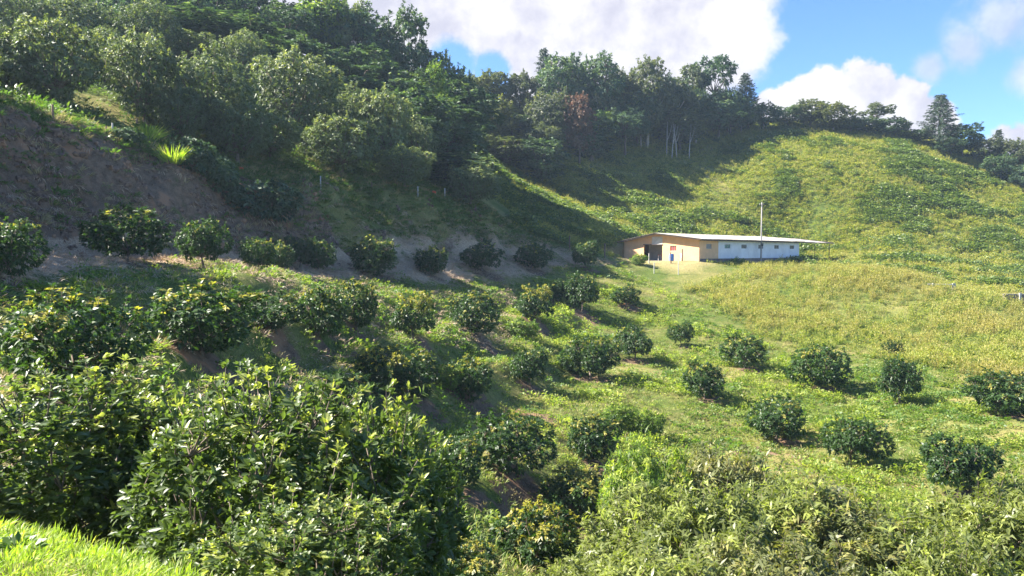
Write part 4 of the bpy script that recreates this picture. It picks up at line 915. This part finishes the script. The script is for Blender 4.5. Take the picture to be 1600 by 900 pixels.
wall_strip('gable_wall', 'y', 7.95, WB, 0, EH, -0.0, 0.15, M_tan, [], gtop)
pz = wall_strip('gable_wall', 'y', 5.2, 7.95, 2.05, EH, 0.003, 0.147, M_tan, [(5.9, 5.901, 2.05, 2.051)], gtop)
box('plaster_patch', (-0.012, 5.95, 2.62), (0.02, 1.55, 0.98), M_patch, bld)
wt_ = [(7.5), (12.3), (17.5), (22.8), (28.3)]
wall_strip('long_wall', 'x', 0.15, 5.0, 0.32, EH, 0.0, 0.15, M_tan, [(1.8, 3.2, 1.55, 2.15)])
wall_strip('long_wall', 'x', 5.0, LB, 0.32, EH, 0.004, 0.146, M_white, [(t - 0.8, t + 0.8, 1.62, 2.15) for t in wt_])
box('foundation', (LB / 2, 0.16, -0.55), (LB - 0.02, 0.24, 1.736), M_found, bld)
box('back_wall', (LB / 2, WB - 0.08, 1.2), (LB, 0.15, 2.7), M_tan, bld); box('end_wall', (LB - 0.08, WB / 2, 1.35), (0.15, WB - 0.32, 2.7), M_white, bld)
box('floor', (LB / 2, WB / 2, -0.02), (LB - 0.4, WB - 0.6, 0.12), M_conc, bld); box('inner_wall', (3.2, 6.7, 1.2), (0.12, 5.0, 2.3), M_patch, bld)
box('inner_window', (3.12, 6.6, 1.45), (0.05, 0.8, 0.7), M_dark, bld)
def window(at, horiz, z0, z1, u0, u1, glass, bars=1):
    """frame in its opening, a pane and bars behind"""
    du, dz = u1 - u0, z1 - z0; cu, cz = (u0 + u1) / 2, (z0 + z1) / 2
    e = box('window', (cu, at + 0.10, cz) if horiz else (at + 0.10, cu, cz), (du, 0.03, dz) if horiz else (0.03, du, dz), glass, bld)
    e.name = 'window'
    for k in range(bars):
        u_ = du * ((k + 1) / (bars + 1) - 0.5)
        box('bar', (u_, -0.04, 0) if horiz else (-0.04, u_, 0), (0.05, 0.03, dz) if horiz else (0.03, 0.05, dz), M_conc, e)
    for s_ in (-1, 1):
        box('frame', (0, -0.04, s_ * (dz / 2 - 0.03)) if horiz else (-0.04, 0, s_ * (dz / 2 - 0.03)), (du, 0.04, 0.06) if horiz else (0.04, du, 0.06), M_conc, e)
    return e
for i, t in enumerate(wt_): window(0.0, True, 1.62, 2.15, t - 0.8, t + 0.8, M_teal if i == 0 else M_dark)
rw = window(0.0, False, 1.28, 1.92, 3.2, 4.07, M_redw, 2)
vt = box('vent', (2.5, 0.11, 1.85), (1.4, 0.02, 0.6), M_dark, bld)
for k in range(4): box('slat', (0, -0.05, -0.22 + 0.15 * k), (1.38, 0.05, 0.045), M_patch, vt, (0.5, 0, 0))
box('door_lintel', (-0.02, 6.57, 2.09), (0.1, 2.85, 0.08), M_beam, bld)
# roof: sheets on both slopes, carried past the far end as an open shelter
RX0, RX1 = -0.75, 43.5
def roof_piece(x0, x1, ya, za, yb, zb, name='roof_sheet'):
    """corrugated sheet between the eave (ya, za) and the ridge (yb, zb)"""
    n = max(4, int((x1 - x0) / 0.11)); V, lp = [], []; u = np.linspace(x0, x1, n + 1)
    for k, x_ in enumerate(u):
        w_ = 0.022 * math.cos(k * math.pi / 1.0)
        for (y_, z_) in ((ya, za), (yb, zb)):
            V.append((x_, y_, z_ + w_ + 0.03)); V.append((x_, y_, z_ + w_ + 0.012))
    Fc = []
    for k in range(n):
        a = 4 * k; b = a + 4
        Fc += [(a, b, b + 2, a + 2), (a + 1, a + 3, b + 3, b + 1), (a, a + 1, b + 1, b), (a + 2, b + 2, b + 3, a + 3)]
    Fc += [(0, 2, 3, 1), (4 * n, 4 * n + 1, 4 * n + 3, 4 * n + 2)]
    me = bpy.data.meshes.new(name); me.from_pydata(V, [], Fc); me.update(); return obj(name, me, M_roof, bld)
ns = 11; sw = (RX1 - RX0) / ns; pit = (RH - EH) / PK
for k in range(ns):
    dz_ = 0.012 * (k % 2) + random.uniform(-.008, .008) - (0.0 if k < 8 else 0.05 * (k - 7))
    x0 = RX0 + k * sw
    roof_piece(x0 - 0.05, x0 + sw + 0.05, -0.75, EH - 0.75 * pit + 0.10 + dz_, PK, RH + 0.10 + dz_)
    roof_piece(x0 - 0.05, x0 + sw + 0.05, WB + 0.7, gtop(WB) - 0.7 * pit + 0.10 + dz_, PK, RH + 0.10 + dz_)
box('eave_beam', ((RX0 + RX1) / 2, -0.62, EH - 0.62 * pit - 0.02), (RX1 - RX0, 0.09, 0.16), M_beam, bld)
def slant(name, y0, z0, y1, z1, xx, w, h):
    L = math.hypot(y1 - y0, z1 - z0); return box(name, (xx, (y0 + y1) / 2, (z0 + z1) / 2), (w, L, h), M_beam, bld, (math.atan2(z1 - z0, y1 - y0), 0, 0))
for xx in (RX0 + 0.06, RX1 - 0.1):
    slant('rafter', -0.56, EH - 0.56 * pit + 0.02, PK, RH + 0.02, xx, 0.08, 0.12); slant('rafter', PK, RH + 0.02, WB + 0.6, gtop(WB) - 0.6 * pit + 0.02, xx, 0.08, 0.12)
for xx in (36.5, 42.6):
    for yy in (-0.3, WB): box('shelter_post', (xx, yy, 0.6), (0.09, 0.09, 3.7), M_beam, bld)
ground_h = lambda x_, y_: float(H(x_, y_))
# yard things in front of the gable
def at_yard(t, l):
    q = HC + HU * t + HV * l; return (q[0], q[1], ground_h(*q))
def lathe(name, prof, mat, parent=None, sides=20):
    V, lp, sz_ = [], [], []
    for (r_, z_) in prof:
        for j in range(sides): a = j / sides * 6.2832; V.append((r_ * math.cos(a), r_ * math.sin(a), z_))
    for i in range(len(prof) - 1):
        for j in range(sides): j2 = (j + 1) % sides; lp += [i * sides + j, i * sides + j2, (i + 1) * sides + j2, (i + 1) * sides + j]; sz_.append(4)
    lp += list(range(sides))[::-1]; sz_.append(sides); lp += [(len(prof) - 1) * sides + j for j in range(sides)]; sz_.append(sides)
    return obj(name, mesh_np(name, V, lp, sz_, smooth=False), mat, parent)
p = at_yard(-1.6, 2.9); e = empty('barrel', p); tag(e, 'blue plastic barrel standing in front of the ochre gable wall', 'barrel')
lathe('barrel_body', [(0.24, 0), (0.29, 0.06), (0.30, 0.28), (0.285, 0.3), (0.30, 0.33), (0.30, 0.58), (0.285, 0.6), (0.30, 0.63), (0.29, 0.82), (0.25, 0.88)], M_blue, e)
lathe('barrel_lid', [(0.27, 0.885), (0.27, 0.93), (0.24, 0.935)], M_blue, e)
p = at_yard(1.3, 5.9); e = empty('table', (p[0], p[1], hz0 + 0.06), math.atan2(HU[1], HU[0])); tag(e, 'small table with an orange top just inside the dark doorway', 'table')
box('tabletop', (0, 0, 0.72), (0.7, 1.1, 0.04), M_orange, e, bevel=0.01)
for a in (-1, 1):
    for b in (-1, 1): box('leg', (a * 0.3, b * 0.48, 0.35), (0.05, 0.05, 0.70), M_patch, e)
p = at_yard(-1.2, 1.6); e = empty('chair', p, 2.2); tag(e, 'white plastic chair beside the blue barrel at the gable wall', 'chair')
box('seat', (0, 0, 0.43), (0.42, 0.42, 0.03), M_white, e, bevel=0.01); box('backrest', (0, 0.2, 0.68), (0.42, 0.03, 0.42), M_white, e, (-0.12, 0, 0), bevel=0.01)
for a in (-1, 1):
    for b in (-1, 1): box('leg', (a * 0.18, b * 0.18, 0.207), (0.035, 0.035, 0.415), M_white, e)
def post(px, by, ty, wpx, mat, lab, name='fence_post', d=None, lean=0.0, group=None):
    if d is None: p = ray(px, by); d = p[1]
    else: p = np.array([(px - 800) / F * d, d, ground_h((px - 800) / F * d, d)])
    h = P(px, ty, d)[2] - p[2]; r_ = wpx * d / F / 2
    me = tubes(name, [([(0, 0, -0.3), (lean * .5 * h, 0, h * .5), (lean * h, 0.0, h * 0.985), (lean * h, 0, h)], [r_ * 1.08, r_, r_ * .95, r_ * .8])], 8)
    o = obj(name, me, mat); o.location = tuple(p); tag(o, lab, 'post', group); return o
G_f = 'wooden posts along the bank crest'
post(83, 192, 163, 3.4, M_wood, 'grey wooden post on the bank crest at the far left', group=G_f)
post(176, 212, 192, 2.4, M_pale, 'short pale post on the crest between the dark left post and the bright grass', group=G_f)
post(163, 210, 197, 2.0, M_wood, 'leaning stick beside the short pale post', lean=0.3, group=G_f)
post(214, 205, 186, 3.0, M_wood, 'post just behind the upper bright grass clump', group=G_f)
post(501, 297, 275, 2.0, M_pale, 'thin white post on the crest below the broad avocado tree', group=G_f)
post(581, 300, 284, 1.8, M_wood, 'thin post between the white post and the lone round tree', group=G_f)
post(653, 308, 291, 2.2, M_pale, 'pale post under the lone round tree on the crest', group=G_f)
post(695, 310, 294, 2.2, M_pale, 'pale post between the two round trees on the crest', group=G_f)
post(743, 335, 321, 1.8, M_wood, 'thin post on the falling end of the crest', group=G_f)
G_y = 'posts in front of the farm building'
post(1048.5, 412, 394, 1.8, M_wood, 'brown leaning post left of the blue barrel', lean=-0.06, group=G_y)
post(1066, 408, 389, 2.2, M_wood, 'thick brown post right of the blue barrel', group=G_y)
post(1014, 412, 396, 1.7, M_pale, 'white post in front of the dark doorway', group=G_y)
post(945, 404, 380, 2.2, M_wood, 'wooden post at the left end of the building yard', group=G_y)
post(890, 392, 368, 2.0, M_wood, 'post beside the track where the bank ends', group=G_y)
post(1060, 430, 408, 1.4, M_pale, 'thin pale post in the weeds below the barrel', group=G_y)
post(1022, 428, 410, 1.4, M_pale, 'thin pale post in the weeds below the doorway', group=G_y)
# utility pole
up = ray(1189, 414); d = up[1]; ht = P(1189, 316, d)[2] - up[2]
e = empty('utility_pole', tuple(up)); tag(e, 'tall slim grey utility pole in front of the white wall', 'utility pole')
obj('pole', tubes('pole', [([(0, 0, -0.4), (0, 0, ht * .5), (0, 0, ht)], [0.12, 0.10, 0.07])], 10), M_conc, e)
box('crossarm', (0, 0, ht - 0.35), (0.7, 0.08, 0.08), M_wood, e); box('meter_box', (0.05, -0.22, ht * 0.32), (0.3, 0.16, 0.4), M_dark, e, bevel=0.02)
for s_ in (-1, 1):
    i_ = lathe('insulator', [(0.035, 0), (0.05, 0.03), (0.03, 0.07), (0.045, 0.1), (0.02, 0.13)], M_white, e, 10); i_.location = (s_ * 0.28, 0, ht - 0.31)
# far right: a pale rail and a low wall at the edge of the weedy field
p = ray(1478, 453); e = empty('pipe_rail', tuple(p)); tag(e, 'short pale pipe rail on stub posts at the far edge of the weedy field', 'rail')
o = obj('rail', tubes('rail', [([(-1.9, 0, 0.55), (0, 0, 0.53), (0.9, 0, 0.5)], [0.05, 0.05, 0.05])], 8), M_pale, e)
for xx in (-1.3, 0.8): box('stub_post', (xx, 0, 0.1), (0.14 if xx < 0 else 0.32, 0.12, 1.1), M_pale, e)
p = ray(1590, 476); e = empty('low_wall', tuple(p)); tag(e, 'low dark block wall with a white post at the right edge', 'wall')
box('wall_block', (0.4, 0.3, 0.45), (3.2, 0.2, 0.95), M_found, e); box('coping', (0.4, 0.3, 0.96), (3.3, 0.28, 0.07), M_conc, e); box('end_post', (0.3, 0.1, 0.6), (0.2, 0.16, 1.0), M_pale, e)
# red ribbons tied on the crest
for px, py, d, lab in [(14, 156, 47, 'orange ribbon marker at the far left on the bank crest'), (375, 275, 60, 'orange ribbon marker above the dark rounded bank shrub'), (676, 299, 79, 'orange ribbon marker beside the post of the lone round tree')]:
    x = (px - 800) / F * d; z = ground_h(x, d); zt = max(P(px, py, d)[2], z + 0.3)
    e = empty('ribbon_marker', (x, d, z)); tag(e, lab, 'marker', 'orange ribbon markers on the crest')
    obj('stake', tubes('stake', [([(0, 0, -0.2), (0, 0, zt - z + 0.1)], [0.02, 0.015])], 6), M_wood, e)
    V = []; n = 6
    for k in range(n): V += [(0.02 + 0.07 * k, 0.03 * math.sin(k * 1.4), zt - z + 0.08 - 0.015 * k), (0.02 + 0.07 * k, 0.03 * math.sin(k * 1.4 + .4), zt - z - 0.10 - 0.02 * k)]
    me = bpy.data.meshes.new('ribbon'); me.from_pydata(V, [], [(2 * k, 2 * k + 1, 2 * k + 3, 2 * k + 2) for k in range(n - 1)]); me.update()
    rb_ = obj('ribbon', me, M_ribbon, e); so = rb_.modifiers.new('thick', 'SOLIDIFY'); so.thickness = 0.006

# ------------------------------------------------------------------ haze
HAZE = 0.0003
if HAZE > 0:
    m_, nt, o_ = new_mat('haze_air'); vp = N(nt, 'ShaderNodeVolumePrincipled', i_Density=HAZE, i_Anisotropy=0.2); vp.inputs['Color'].default_value = (0.62, 0.80, 1.0, 1)
    nt.links.new(vp.outputs[0], o_.inputs['Volume'])
    zb = float(Z.min()) - 1.5; hx0, hx1, hy0, hy1 = xs[0] - 5, xs[-1] + 5, ys[0] - 5, ys[-1] + 5
    hb = box('haze', ((hx0 + hx1) / 2, (hy0 + hy1) / 2, (zb + 62) / 2), (hx1 - hx0, hy1 - hy0, 62 - zb), m_); tag(hb, kind='stuff')
    hb['label'] = 'thin blue haze hanging in the air over the valley'
